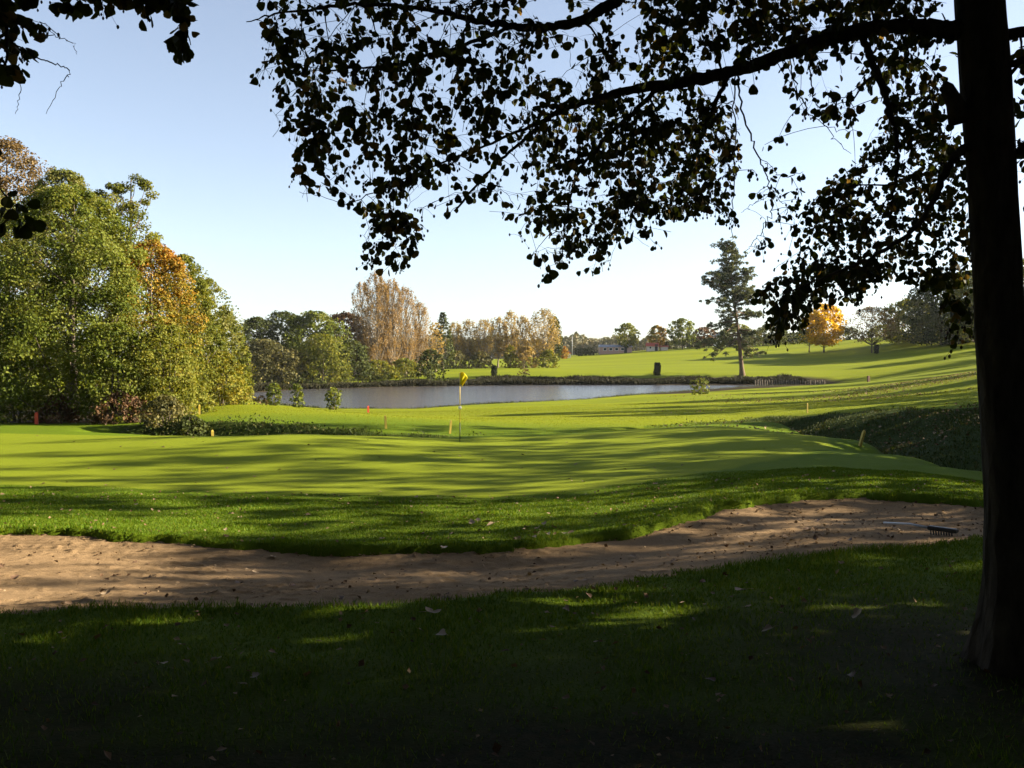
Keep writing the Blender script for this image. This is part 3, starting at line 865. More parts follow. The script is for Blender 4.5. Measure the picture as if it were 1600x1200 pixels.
# ------------------------------------------------------------------ shading wood beside and behind the camera, unseen; some trees added to block skylight
SHADE_LEAF = leaf_mat('unseen_shading_leaves', [(0.015, 0.02, 0.005), (0.03, 0.04, 0.008), (0.05, 0.055, 0.012)], 0.15)
def wood_proto(seed, H, R, base, dens):
    return tree_meshes('unseen_shading_tree', H=H, R=R, prof='round', base=base, leaf=.30, dens=dens, clump=.3, lmat=SHADE_LEAF, seed=seed, nclump=60, limbs=26, tr=.2)
WA, WB, WC = wood_proto(101, 13, 4.2, .18, 3.4), wood_proto(102, 15, 4.6, .22, 3.0), wood_proto(103, 11, 3.6, .12, 3.6)
WD = tree_meshes('unseen_shading_tree', H=14, R=5.4, prof='round', base=.43, leaf=.34, dens=5.5, clump=.3, lmat=SHADE_LEAF, seed=104, nclump=120, limbs=26, tr=.2)
WP = tree_meshes('unseen_shading_tree', H=17, R=1.35, prof='column', base=.12, leaf=.26, dens=1.4, clump=.4, lmat=SHADE_LEAF, seed=105, nclump=60, limbs=30, tr=.13)
WS = tree_meshes('unseen_shading_tree', H=6, R=2.6, prof='dome', base=.02, leaf=.26, dens=4.5, clump=.3, lmat=SHADE_LEAF, seed=106, nclump=60, limbs=12, stems=3, tr=.07)
WE, WF = wood_proto(107, 11, 3.6, .3, .75), wood_proto(108, 13, 4.0, .3, .65)
WOOD = [ # (x, y, prototype, scale)
    (4.2, -3, 3, 1), (-4, -2.8, 3, 1), (0, -8, 3, 1), (-7.5, 3, 3, 1), (9, 2.0, 3, 1), (-10, -3.5, 3, 1), (10.5, -5, 3, 1), (-15, 3.5, 3, 1), (16, -1, 3, 1),
    (5.5, -10, 1, 1), (-5, -10, 0, 1), (-12, -10, 1, 1), (-19, -3, 0, 1), (0.5, -15, 1, 1), (-9, -16, 0, 1), (10, -14, 1, 1), (18, -10, 0, 1), (22, -4, 1, 1), (-22, 5, 1, 1), (-17, -13, 0, 1),
    (9.5, 5.6, 2, .9), (14, 4.0, 0, 1), (19, 3.2, 1, 1), (25, 4.5, 0, 1), (14.2, 9.9, 6, .85), (28, 12.8, 7, 1), (34, 6, 0, 1), (38, 14, 1, 1.1), (-9.2, 6, 2, 1), (-11.8, 9.5, 2, 1), (-15.5, 15, 2, 1), (-6.8, 5.6, 3, 1.1), (6.5, 5.0, 3, 1.12), (-12, 1.5, 5, 1), (-11, -6, 5, 1), (-6.5, -10.5, 5, 1), (-1.5, -11.5, 5, 1), (4, -11, 5, 1), (9, -9, 5, 1), (13, -5, 5, 1), (14, 0, 5, 1), (-9, -9, 5, 1), (6.8, -12, 5, 1), (12.5, 3, 5, .9),
    (18, 14.6, 6, .8), (25, 16.2, 7, .9),
    (23, 18.6, 4, 1), (30, 21, 4, 1.1), (26, 22.6, 4, .95), (33, 25.2, 4, 1.1), (25, 26.4, 4, .9), (36, 28.6, 4, 1.1), (29, 29.6, 4, 1), (31, 33.2, 4, 1.05), (38, 36.4, 4, 1.1), (34, 40.0, 4, 1), (44, 24, 1, 1.1),
    (16.6, 22, 5, 1), (18.6, 26, 5, 1), (21, 30, 5, 1.0), (23.4, 34, 5, 1.05), (26, 38, 5, 1), (29, 42.5, 5, 1), (32, 47, 5, .9),
    (37, 52, 0, .9), (43, 60, 1, 1.0), (48, 70, 0, 1.0), (57, 84, 1, 1.0), (67, 100, 0, 1.1), (79, 120, 1, 1.2), (92, 141, 0, 1.2), (106, 163, 1, 1.3), (120, 184, 0, 1.3), (136, 208, 1, 1.3), (140, 192, 0, 1.3), (124, 168, 1, 1.2),
]
for i, (x, y, k, s) in enumerate(WOOD):
    tm, cm = (WA, WB, WC, WD, WP, WS, WE, WF)[k]
    o = root('unseen_shading_tree', (x, y, gz(x, y) - .1), 'unseen shading tree beside or behind the shaded grass, some added to block skylight', 'tree', 'unseen shading trees, some added', rotz=i * 1.7, scale=s)
    link('trunk', tm, o); link('crown', cm, o)

#NEARTREES
# ------------------------------------------------------------------ the big alder and the branch of its neighbour
ALDER_LEAF = leaf_mat('alder_leaves', [(0.014, 0.02, 0.005), (0.024, 0.034, 0.007), (0.04, 0.05, 0.010), (0.075, 0.06, 0.018), (0.14, 0.09, 0.035)], 0.4, 0.55)
lt = np.array([(0, 0), (.22, .16), (.42, .40), (.5, .68), (.36, .93), (.0, 1.0)])
def add_leaves(mb, base, axis, nrm, size, rnd):
    n = len(base)
    axis = unit(axis)
    side = unit(np.cross(nrm, axis))
    nrm = np.cross(axis, side)
    size = size[:, None]
    mid0, mid1 = base, base + axis * size
    def pt(u, v, s):
        cup = (.22 * abs(u) - .18 * v * v)
        return base + axis * size * v + side * size * (u * s * .92) + nrm * size * cup
    pts = [mid0]
    for u, v in lt[1:5]: pts.append(pt(u, v, 1))
    pts.append(base + axis * size * .96 - nrm * size * .17)
    for u, v in lt[4:0:-1]: pts.append(pt(u, v, -1))
    V = np.stack(pts, 1)                                # 10 verts
    i = np.arange(n)[:, None] * 10
    F = np.concatenate([i + np.array([[0, 1, 2, 3, 4, 5]]), i + np.array([[0, 5, 6, 7, 8, 9]])], 1).reshape(-1, 6)
    mb.add(V.reshape(-1, 3), F, 0, np.repeat(rnd, 2))

def in_poly_samples(poly, n, rg):
    p = np.array(poly, float)
    lo, hi = p.min(0), p.max(0)
    out = []
    while len(out) < n:
        q = lo + (hi - lo) * rg.random((n * 3, 2))
        ok = signed_dist(q[:, 0], q[:, 1], p) > 0
        out.extend(q[ok].tolist())
    return np.array(out[:n])

class Boughs:
    """limbs, then branches to sampled tips, then leafy twigs, all in world space"""
    def __init__(self, seed, tex_sides=5):
        self.rg = np.random.default_rng(seed)
        self.nodes, self.rad = [], []
        self.wood, self.leaf, self.cone = MB(), MB(), MB()
    def limb(self, pts, sides=9, wob_=0.02, mb=None):
        A = np.array([W(a, b, c) for a, b, c, r in pts])
        R = np.array([r for *_, r in pts])
        k = np.linspace(0, len(A) - 1, len(A) * 7)
        # catmull-rom style smoothing through repeated averaging
        P = np.stack([np.interp(k, range(len(A)), A[:, j]) for j in range(3)], -1)
        for _ in range(6):
            P[1:-1] = (P[:-2] + 2 * P[1:-1] + P[2:]) / 4
        P[1:-1] += self.rg.normal(size=P[1:-1].shape) * wob_ * .25
        Rr = np.interp(k, range(len(A)), R) * (1 + .06 * self.rg.normal(size=len(k)))
        add_tube(mb or self.wood, P, Rr, sides)
        self.nodes.extend(P[3:]); self.rad.extend(Rr[3:])
        return P
    def connect(self, tips, r0, sag, lift_pen=1.5, n=9, maxlen=9, sides=5, keep=True, wig=.03):
        made = []
        for tip in tips:
            Nn = np.array(self.nodes)
            dv = tip - Nn
            cost = np.linalg.norm(dv, axis=1) + lift_pen * np.maximum(dv[:, 2], 0) + self.rg.random(len(Nn)) * .15
            i = int(np.argmin(cost))
            a = Nn[i]
            ln = np.linalg.norm(tip - a)
            if ln > maxlen or ln < .04:
                continue
            hor = np.array((tip[0] - a[0], tip[1] - a[1], 0))
            m = a + hor * .55 + np.array((0, 0, (tip[2] - a[2]) * .25 + sag * ln))
            P = bez(a, m, tip, n)
            P[1:-1] += self.rg.normal(size=P[1:-1].shape) * wig * ln * .35
            rr = min(r0, self.rad[i] * .75)
            add_tube(self.wood, P, np.linspace(rr, max(rr * .3, .0016), n), sides)
            made.append(P)
            if keep:
                self.nodes.extend(P[2:]); self.rad.extend(np.linspace(rr, rr * .35, n)[2:])
        return made
    def leaves(self, twigs, per=9, size=.066, start=.15, p_cone=.3):
        rg = self.rg
        B, A, Nn, S = [], [], [], []
        for P in twigs:
            ln = np.linalg.norm(np.diff(P, axis=0), axis=1).sum()
            k = max(3, int(per * (.6 + .8 * rg.random()) * min(1.6, ln / .3 + .35)))
            f = start + (1 - start) * rg.random(k)
            idx = f * (len(P) - 1)
            i0 = np.minimum(idx.astype(int), len(P) - 2)
            q = P[i0] + (P[i0 + 1] - P[i0]) * (idx - i0)[:, None]
            t = unit(P[i0 + 1] - P[i0])
            sd = unit(rg.normal(size=(k, 3)) * np.array((1, 1, .6)))
            pet = unit(t * .5 + sd * .9 + np.array((0, 0, -.25))) * (.015 + .02 * rg.random(k))[:, None]
            B.append(q + pet)
            A.append(unit(pet) * .8 + np.array((0, 0, -.75)) + rg.normal(size=(k, 3)) * .35)
            Nn.append(rg.normal(size=(k, 3)) * np.array((1, 1, .6)) + np.array((0, -.25, .45)))
            S.append(size * (.6 + .65 * rg.random(k)))
            if rg.random() < p_cone:
                e = P[-1]
                for c in range(rg.integers(3, 7)):
                    g_ = e + rg.normal(size=3) * np.array((.035, .035, .03)) + np.array((0, 0, -.03))
                    add_tube(self.cone, np.array([e, (e + g_) / 2 + (0, 0, .008), g_]), [.0011, .001, .001], 3)
                    r = .006 + .0025 * rg.random()
                    zz = np.array([-1, -.6, 0, .6, 1])
                    add_tube(self.cone, g_ + np.stack([0 * zz, 0 * zz, zz * r * 1.4], -1), r * np.array([.15, .75, 1, .75, .2]), 5)
        B, A, Nn, S = map(np.concatenate, (B, A, Nn, S))
        v = rg.random(len(B))
        v = np.where(rg.random(len(B)) < .14, .7 + .3 * v, v * .62)
        add_leaves(self.leaf, B, A, unit(Nn), S, v)

def add_cones(b):
    k = sum(len(v) for v in b.leaf.v)
    b.leaf.v += b.cone.v
    b.leaf.f += [f + k for f in b.cone.f]
    b.leaf.m += [m + 1 for m in b.cone.m]
    b.leaf.a += b.cone.a

def big_alder():
    b = Boughs(21)
    base = G(1585, 5.0)
    o = root('alder_tree', base, 'big dark alder with a long arching limb in the right foreground', 'tree')
    off = np.array(base)
    # trunk: centre and half width read along its height
    prof = [(1100, 1592, 112), (1060, 1591, 94), (1020, 1589, 76), (970, 1586, 60), (900, 1581, 47), (800, 1577, 41), (600, 1564, 39), (450, 1556, 38), (300, 1547, 38), (150, 1537, 39), (0, 1527, 38), (-200, 1515, 36), (-500, 1500, 32), (-900, 1480, 24), (-1400, 1470, 14), (-1900, 1480, 5)]
    zs = np.linspace(0, len(prof) - 1, 150)
    py = np.interp(zs, range(len(prof)), [q[0] for q in prof]); pc = np.interp(zs, range(len(prof)), [q[1] for q in prof]); pr = np.interp(zs, range(len(prof)), [q[2] for q in prof])
    P = np.array([W(c, y, 5.0) for c, y in zip(pc + 4, py)])
    for _ in range(4):
        P[1:-1] = (P[:-2] + 2 * P[1:-1] + P[2:]) / 4
    pr[1:-1] = (pr[:-2] + 2 * pr[1:-1] + pr[2:]) / 4
    Rr = pr / FPX * 5.0 * .93
    S = 48
    th = np.linspace(0, 2 * np.pi, S, endpoint=False)
    TH, ZZ = np.meshgrid(th, P[:, 2])
    low = np.exp(-np.clip(ZZ - base[2], 0, 9) / .28)
    ridge = (noise2(TH * 5.1 + 60 * 0, ZZ * 2.2, 41) + .6 * noise2(TH * 11, ZZ * 6, 42)) * .055 + low * .10 * np.sin(TH * 5 + 1 + .8 * np.sin(TH * 2))
    ridge[:, -3:] = ridge[:, :3]                    # close the seam
    RR = Rr[:, None] * (1 + ridge)
    V = np.stack([P[:, 0][:, None] + RR * np.cos(TH), P[:, 1][:, None] + RR * np.sin(TH), ZZ], -1).reshape(-1, 3)
    i = np.arange(len(P) - 1)[:, None] * S; j = np.arange(S)[None, :]; k = (j + 1) % S
    F = np.stack([i + j, i + k, i + S + k, i + S + j], -1).reshape(-1, 4)
    tm = MB(); tm.add(V - off, F)
    stub = np.array([W(1500, 190, 5.0), W(1492, 160, 4.97), W(1480, 138, 4.95), W(1473, 134, 4.95)]) - off
    add_tube(tm, stub, [.06, .045, .035, .03], 9)
    link('trunk', tm.mesh('alder_trunk', DARK_BARK, True), o)
    lm1 = b.limb([(1520, 50, 5.0, .05), (1490, 48, 5.02, .05), (1450, 42, 5.1, .043), (1400, 40, 5.2, .040), (1340, 48, 5.35, .041), (1290, 62, 5.5, .043), (1240, 78, 5.6, .042), (1190, 98, 5.75, .040), (1130, 116, 5.9, .038), (1070, 128, 6.05, .036),
                  (1000, 137, 6.2, .032), (940, 152, 6.3, .023), (880, 172, 6.35, .014), (800, 212, 6.4, .010), (700, 250, 6.4, .007), (620, 285, 6.35, .005), (540, 320, 6.3, .003)])
    b.limb([(1525, -330, 5.0, .06), (1380, -260, 5.2, .055), (1200, -150, 5.5, .05), (1050, -50, 5.8, .042), (960, 2, 6.0, .038), (915, 32, 6.05, .033), (860, 44, 6.05, .028), (800, 42, 6.05, .024), (740, 32, 6.0, .02), (680, 16, 5.95, .016), (600, 6, 5.9, .012), (500, 12, 5.8, .009), (430, 22, 5.7, .006), (385, 34, 5.65, .003)])
    b.limb([(1345, 52, 5.35, .026), (1362, 95, 5.3, .021), (1385, 155, 5.25, .018), (1400, 205, 5.25, .015), (1405, 255, 5.25, .011), (1395, 310, 5.3, .007)], 7)
    b.limb([(1520, 225, 5.0, .026), (1498, 238, 4.95, .022), (1480, 262, 4.9, .02), (1460, 310, 4.9, .017), (1430, 360, 4.95, .014), (1370, 400, 5.1, .011), (1300, 430, 5.3, .008), (1230, 455, 5.5, .005)], 7)
    b.limb([(880, 165, 6.35, .016), (830, 210, 6.3, .013), (770, 260, 6.3, .010), (710, 330, 6.3, .007)], 6)
    b.limb([(1040, 130, 6.1, .018), (960, 200, 6.2, .014), (900, 270, 6.3, .010), (880, 360, 6.3, .006)], 6)
    b.limb([(1140, 115, 5.9, .018), (1110, 180, 6.0, .013), (1080, 260, 6.1, .009), (1050, 340, 6.1, .006)], 6)
    b.limb([(800, 42, 6.05, .015), (700, 80, 5.9, .011), (600, 105, 5.8, .008), (500, 110, 5.7, .005)], 6)
    b.limb([(1550, 70, 5.0, .032), (1580, 52, 5.0, .03), (1640, 44, 5.1, .026), (1760, 40, 5.3, .018), (1900, 70, 5.5, .01)], 7)
    b.limb([(1550, 120, 5.0, .022), (1580, 98, 4.95, .02), (1620, 92, 4.9, .016), (1700, 130, 4.9, .01), (1720, 300, 4.9, .006)], 7)
    # bare twigs hanging in the bright gap
    bare = [[(1150, 112, 5.9, .007), (1163, 190, 5.9, .006), (1185, 245, 5.9, .005), (1203, 290, 5.9, .004), (1206, 330, 5.9, .0035), (1190, 365, 5.9, .003), (1165, 392, 5.9, .0018)],
            [(1195, 255, 5.9, .003), (1225, 280, 5.9, .0025), (1255, 268, 5.9, .0014)], [(1205, 305, 5.9, .003), (1230, 322, 5.9, .002), (1242, 345, 5.9, .0012)],
            [(1204, 300, 5.9, .003), (1180, 318, 5.9, .002), (1158, 332, 5.9, .0012)], [(1266, 70, 5.55, .005), (1270, 150, 5.55, .0035), (1300, 215, 5.5, .0025), (1330, 240, 5.5, .0014)],
            [(1230, 85, 5.6, .005), (1255, 165, 5.6, .0035), (1290, 200, 5.6, .0025), (1345, 205, 5.6, .0014)], [(1150, 112, 5.9, .005), (1148, 260, 5.9, .004), (1145, 370, 5.9, .002)]]
    n0 = len(b.nodes)
    barep = [b.limb(q, 5, .03) for q in bare]
    rg = b.rg
    tw = b.connect([W(1165 + 95 * rg.random(), 215 + 175 * rg.random(), 5.9 + .2 * rg.normal()) for _ in range(26)], .0028, -.02, sides=3, n=5, maxlen=.4, keep=False)
    b.leaves(tw, 1.2, .045, .6, .55)
    b.nodes, b.rad = b.nodes[:n0], b.rad[:n0]
    M1 = [(392, 20), (400, 130), (418, 195), (440, 300), (470, 318), (540, 330), (600, 320), (660, 335), (740, 335), (790, 330), (830, 405), (868, 450), (925, 448), (975, 380), (1000, 395), (1050, 375), (1100, 330), (1145, 365), (1155, 250), (1165, 170), (1200, 110), (1260, 90), (1480, 70), (1480, -30), (395, -30)]
    M1b = [(800, 120), (820, 330), (870, 410), (930, 400), (1000, 360), (1150, 355), (1160, 170), (1100, 130), (1000, 140)]
    M1c = [(440, 60), (430, 200), (470, 280), (640, 300), (780, 280), (800, 60)]
    M2 = [(570, 320), (655, 325), (655, 390), (635, 425), (590, 428), (562, 400)]
    M3 = [(1250, 340), (1290, 285), (1350, 240), (1385, 130), (1480, 130), (1510, 250), (1524, 505), (1490, 548), (1470, 490), (1445, 450), (1400, 432), (1335, 480), (1290, 455), (1215, 420)]
    M3b = [(1178, 455), (1240, 400), (1330, 410), (1335, 470), (1268, 474), (1246, 525), (1205, 535)]
    M6 = [(1575, 20), (1740, 20), (1740, 620), (1630, 560), (1598, 300)]
    def tips(poly, n, d0, d1):
        q = in_poly_samples(poly, n, rg)
        return [W(a, c, d0 + (d1 - d0) * rg.random()) for a, c in q]
    def grow(poly, nb, nt, d0, d1, per=9, size=.066, cone=.3, r=.010):
        b.connect(sorted(tips(poly, nb, d0, d1), key=lambda p: -p[2]), r, .10, sides=5, maxlen=2.2)
        t = b.connect(tips(poly, nt, d0, d1), .0034, .04, sides=3, n=6, maxlen=.75, keep=False)
        b.leaves(t, per, size, .1, cone)
    grow(M1, 110, 560, 4.9, 7.6, 4.0, .053)
    grow(M1c, 30, 190, 4.9, 6.6, 4.0, .056)
    grow(M1b, 54, 470, 5.4, 8.6, 5.0, .047)
    grow([(1000, -25), (1480, -25), (1480, 45), (1400, 38), (1280, 50), (1150, 95), (1010, 125)], 26, 230, 5.0, 7.2, 5, .05)
    grow([(1200, 90), (1330, 55), (1480, 60), (1495, 200), (1430, 225), (1390, 140), (1340, 190), (1260, 180)], 16, 100, 5.0, 6.8, 4.5, .05)
    grow(M2, 8, 46, 6.0, 7.0, 4.5, .054)
    grow(M3, 56, 500, 5.3, 7.8, 5.0, .047)
    grow(M3b, 16, 130, 5.4, 7.2, 5, .047)
    grow(M6, 10, 60, 4.6, 6.5, 9)
    lw = b.wood.v
    b.wood.v = [v - off for v in b.wood.v]; b.leaf.v = [v - off for v in b.leaf.v]; b.cone.v = [v - off for v in b.cone.v]
    link('limbs', b.wood.mesh('alder_limbs', DARK_BARK, True), o)
    # upper crown, above the picture
    ub = MB(); rg2 = np.random.default_rng(77)
    n = 26000
    cc = np.stack([rg2.normal(-1.0, 2.3, 160), rg2.normal(1.2, 2.4, 160), 5.0 + 6.5 * rg2.random(160)], -1)
    C = cc[rg2.integers(0, 160, n)] + unit(rg2.normal(size=(n, 3))) * (.75 * rg2.random((n, 1)) ** .4) + np.array((P[60][0], P[60][1], 0))
    C = C[C[:, 2] > EYE + .42 * np.maximum(C[:, 1], 0) + .6]
    leaf_quads(ub, C - off, unit(rg2.normal(size=(len(C), 3)) + (0, 0, .6)), np.full(len(C), .19), np.full(len(C), .17), rg2.random(len(C)) * .6)
    b.leaf.v += ub.v; b.leaf.f += [f + b.leaf.n for f in ub.f]; b.leaf.m += ub.m; b.leaf.a += ub.a
    add_cones(b)
    link('crown', b.leaf.mesh('alder_crown', [ALDER_LEAF, DARK_BARK]), o)
big_alder()

def left_alder():
    b = Boughs(33)
    x, y = -4.1, 4.6
    base = (x, y, gz(x, y))
    off = np.array(base)
    o = root('alder_tree', base, 'neighbouring alder whose leafy twigs hang into the top left corner', 'tree')
    tb = MB()
    zz = np.array([-.2, 0, .15, .5, 1.2, 2.5, 4, 6, 8, 10])
    add_tube(tb, np.stack([.03 * np.sin(zz), .02 * zz, zz], -1), [.34, .3, .24, .19, .17, .16, .14, .11, .07, .02], 14)
    link('trunk', tb.mesh('neighbour_trunk', DARK_BARK, True), o)
    b.limb([(-480, -120, 4.6, .05), (-300, -160, 4.7, .04), (-120, -120, 4.85, .03), (0, -60, 5.0, .022), (130, -40, 5.1, .016), (240, -25, 5.2, .010), (285, 15, 5.2, .006), (298, 70, 5.2, .003)])
    b.limb([(-120, -120, 4.85, .02), (-40, -40, 4.9, .013), (8, 12, 4.9, .010), (14, 50, 4.9, .008), (5, 120, 4.9, .005)], 6)
    b.limb([(14, 60, 4.9, .005), (50, 90, 4.9, .004), (80, 96, 4.9, .0035), (113, 110, 4.9, .003), (95, 130, 4.9, .002), (72, 178, 4.9, .0012)], 5)
    b.limb([(30, 100, 4.9, .003), (33, 140, 4.9, .002), (24, 178, 4.9, .0012)], 5)
    b.limb([(58, 62, 4.9, .003), (80, 55, 4.9, .0025), (115, 66, 4.9, .002), (120, 85, 4.9, .0012)], 5)
    b.limb([(-460, 300, 4.4, .03), (-300, 240, 4.45, .022), (-140, 240, 4.5, .014), (-40, 270, 4.5, .007), (5, 300, 4.5, .004), (30, 330, 4.5, .002)], 7)
    rg = b.rg
    def tips(poly, n, d0, d1):
        return [W(a, c, d0 + (d1 - d0) * rg.random()) for a, c in in_poly_samples(poly, n, rg)]
    def grow(poly, nb, nt, d0, d1, per=8, size=.066, cone=.35):
        b.connect(sorted(tips(poly, nb, d0, d1), key=lambda p: -p[2]), .008, .10, sides=5, maxlen=1.6)
        b.leaves(b.connect(tips(poly, nt, d0, d1), .003, .04, sides=3, n=6, maxlen=.7, keep=False), per, size, .1, cone)
    grow([(-60, -20), (60, -20), (65, 40), (60, 100), (20, 118), (-60, 120)], 7, 40, 4.6, 5.3, 8)
    grow([(60, -30), (300, -30), (285, 6), (180, 12), (110, 18)], 6, 30, 4.9, 5.5, 8)
    grow([(140, 0), (195, 0), (165, 22)], 1, 6, 5, 5.3, 5)
    grow([(205, 0), (285, 0), (305, 80), (278, 90), (262, 45), (220, 26)], 4, 17, 5.0, 5.4, 7)
    grow([(0, 300), (48, 322), (52, 372), (22, 370), (2, 335)], 1, 8, 4.4, 4.6, 5, .066, 0)
    grow([(-120, 200), (-20, 200), (8, 215), (-10, 290), (40, 330), (35, 350), (-10, 345), (-60, 340)], 3, 14, 4.35, 4.6, 6, .066, .1)
    for m in (b.wood, b.leaf, b.cone):
        m.v = [v - off for v in m.v]
    link('limbs', b.wood.mesh('neighbour_limbs', DARK_BARK, True), o)
    ub = MB(); rg2 = np.random.default_rng(78)
    n = 18000
    cc = np.stack([rg2.normal(.6, 2.2, 130), rg2.normal(0.2, 2.4, 130), 4.8 + 6 * rg2.random(130)], -1)
    C = cc[rg2.integers(0, 130, n)] + unit(rg2.normal(size=(n, 3))) * (.75 * rg2.random((n, 1)) ** .4) + np.array((x, y, 0))
    C = C[C[:, 2] > EYE + .42 * np.maximum(C[:, 1], 0) + .6]
    leaf_quads(ub, C - off, unit(rg2.normal(size=(len(C), 3)) + (0, 0, .6)), np.full(len(C), .19), np.full(len(C), .17), rg2.random(len(C)) * .6)
    b.leaf.v += ub.v; b.leaf.f += [f + b.leaf.n for f in ub.f]; b.leaf.m += ub.m; b.leaf.a += ub.a
    add_cones(b)
    link('crown', b.leaf.mesh('neighbour_crown', [ALDER_LEAF, DARK_BARK]), o)
left_alder()

#GRASS
# ------------------------------------------------------------------ grass, reeds, litter
def blades(name, X, Y, Z, h, w, mat, lean=.35, kind='stuff', label=None, cat=None):
    n = len(X)
    th = RNG.random(n) * 2 * np.pi
    ln = lean * RNG.random(n) ** .7
    la = RNG.random(n) * 2 * np.pi
    b = np.stack([X, Y, Z], -1)
    sd = np.stack([np.cos(th), np.sin(th), 0 * th], -1) * (w / 2)[:, None]
    tip = b + np.stack([np.cos(la) * ln * h, np.sin(la) * ln * h, h], -1)
    midp = b + (tip - b) * .55 + np.stack([0 * h, 0 * h, h * .06], -1)
    V = np.stack([b - sd, b + sd, midp + sd * .7, midp - sd * .7, tip], 1).reshape(-1, 3)
    i = np.arange(n)[:, None] * 5
    m = MB()
    r = RNG.random(n)
    m.add(V, i + np.array([[0, 1, 2, 3]]), 0, r)
    m.f.append(i + np.array([[3, 2, 4]])); m.m.append(np.zeros(n, np.int32)); m.a.append(r)
    return tag(link(name, m.mesh(name, mat)), label, cat, None, kind)

GRASS = leaf_mat('grass_blades', [(0.038, 0.085, 0.003), (0.062, 0.122, 0.004), (0.09, 0.15, 0.006), (0.15, 0.175, 0.018)], 0.35, 0.55)
COARSE = leaf_mat('coarse_grass_blades', [(0.015, 0.026, 0.005), (0.03, 0.045, 0.008), (0.05, 0.065, 0.012), (0.065, 0.055, 0.02)], 0.2)
REED = leaf_mat('bank_reeds', [(0.010, 0.011, 0.005), (0.02, 0.02, 0.008), (0.035, 0.03, 0.012), (0.03, 0.035, 0.01)], 0.1)

def fan(n, d0, d1, u0=-.66, u1=.66):
    d = np.sqrt(d0 * d0 + (d1 * d1 - d0 * d0) * RNG.random(n))
    u = u0 + (u1 - u0) * RNG.random(n)
    return u * d, d
X, Y = fan(330000, 2.6, 9.8, -1.35, 1.35)
X2, Y2 = fan(400000, 9.8, 18.5, -.78, .78)
X, Y = np.concatenate([X, X2]), np.concatenate([Y, Y2])
ok = (signed_dist(X, Y, BUNKER) + wob(X, Y, 3.0, 0.10) + wob(X, Y, 9.0, .05, 5) < .05) & (signed_dist(X, Y, GREEN) + wob(X, Y, 1.5, .1) < .02) & (RNG.random(len(X)) > soil_shade_at(X, Y) * .9)
X, Y = X[ok], Y[ok]
Z = ground_z(X, Y) - .004
edge = np.exp(-(signed_dist(X, Y, BUNKER) / .25) ** 2)
fr = sstep(-signed_dist(X, Y, GREEN), 0, 1.5)
hh = (.016 + .022 * RNG.random(len(X))) * (.45 + .55 * fr) * (1 + .5 * edge) * (1 + 1.0 * np.clip(noise2(X * 2.5, Y * 2.5, 51), -.4, .5))
blades('grass', X, Y, Z, hh, .0035 + .0004 * Y, GRASS, .8)
# coarse grass on the ditch banks, blades coloured dark to stand for shade
X, Y = fan(230000, 18, 46, -.4, .62)
e_, u, dep = ditch(X, Y)
ok = (e_ > .1) & (e_ < 1.06 + .25 * noise2(X * 1.2, Y * 1.2, 54)) & (dep > .13) & (RNG.random(len(X)) < .25 + dep)
X, Y, u, e_ = X[ok], Y[ok], u[ok], e_[ok]
hh = (.07 + .12 * RNG.random(len(X))) * (1 + 1.4 * np.clip(noise2(X * 1.5, Y * 1.5, 52), -.3, .5)) * np.where(u < 780, .5, .55)
blades('ditch_shade_grass', X, Y, ground_z(X, Y) - .01, hh, .022 + 0 * X, COARSE, .9)
# leafy herbs along the ditch, leaf colour darkened in place of shade
X, Y = fan(120000, 22, 46, -.4, .62)
e_, u, dep = ditch(X, Y)
lump = .5 + noise2(X * 1.6, Y * 1.6, 55) + .5 * noise2(X * 4, Y * 4, 56)
ok = (e_ > .25) & (e_ < 1.02 + .3 * noise2(X * 1.2, Y * 1.2, 54)) & (dep > .13) & (RNG.random(len(X)) < (.15 + dep) * np.where(u < 800, .8, .22) * (.4 + lump))
X, Y, u, lump = X[ok], Y[ok], u[ok], np.clip(lump[ok], .1, 1.2)
n = len(X)
herb_z = ground_z(X, Y) + (.03 + .26 * lump * np.where(u < 420, 1.4, np.where(u > 1000, .4, .8))) * RNG.random(n) ** .7
hb = MB()
leaf_quads(hb, np.stack([X, Y, herb_z], -1), unit(RNG.normal(size=(n, 3)) + np.array((.2, -.4, .7))), .05 + .07 * RNG.random(n), .04 + .05 * RNG.random(n), RNG.random(n))
tag(link('ditch_shade_herbs', hb.mesh('ditch_shade_herbs', leaf_mat('shade_herb_leaves', [(0.015, 0.028, 0.005), (0.035, 0.055, 0.009), (0.06, 0.08, 0.014), (0.09, 0.08, 0.03)], .25))), kind='stuff')
# tufted meadow between the ditch and the pond, and light turf of the fringe
X, Y = fan(120000, 31, 80, -.4, .6)
ok = (signed_dist(X, Y, POND) < -.3) & (signed_dist(X, Y, GREEN) < -.3) & (soil_shade_at(X, Y) < .3) & ((ditch(X, Y)[0] > 1.05) | (ditch(X, Y)[0] < -.1) | (ditch(X, Y)[2] < .2))
X, Y = X[ok], Y[ok]
blades('meadow_grass', X, Y, ground_z(X, Y) - .005, .012 + .022 * RNG.random(len(X)), .014 + .0003 * Y, leaf_mat('meadow_blades', [(0.09, 0.125, 0.004), (0.13, 0.155, 0.006), (0.18, 0.19, 0.012)], .35), .9)
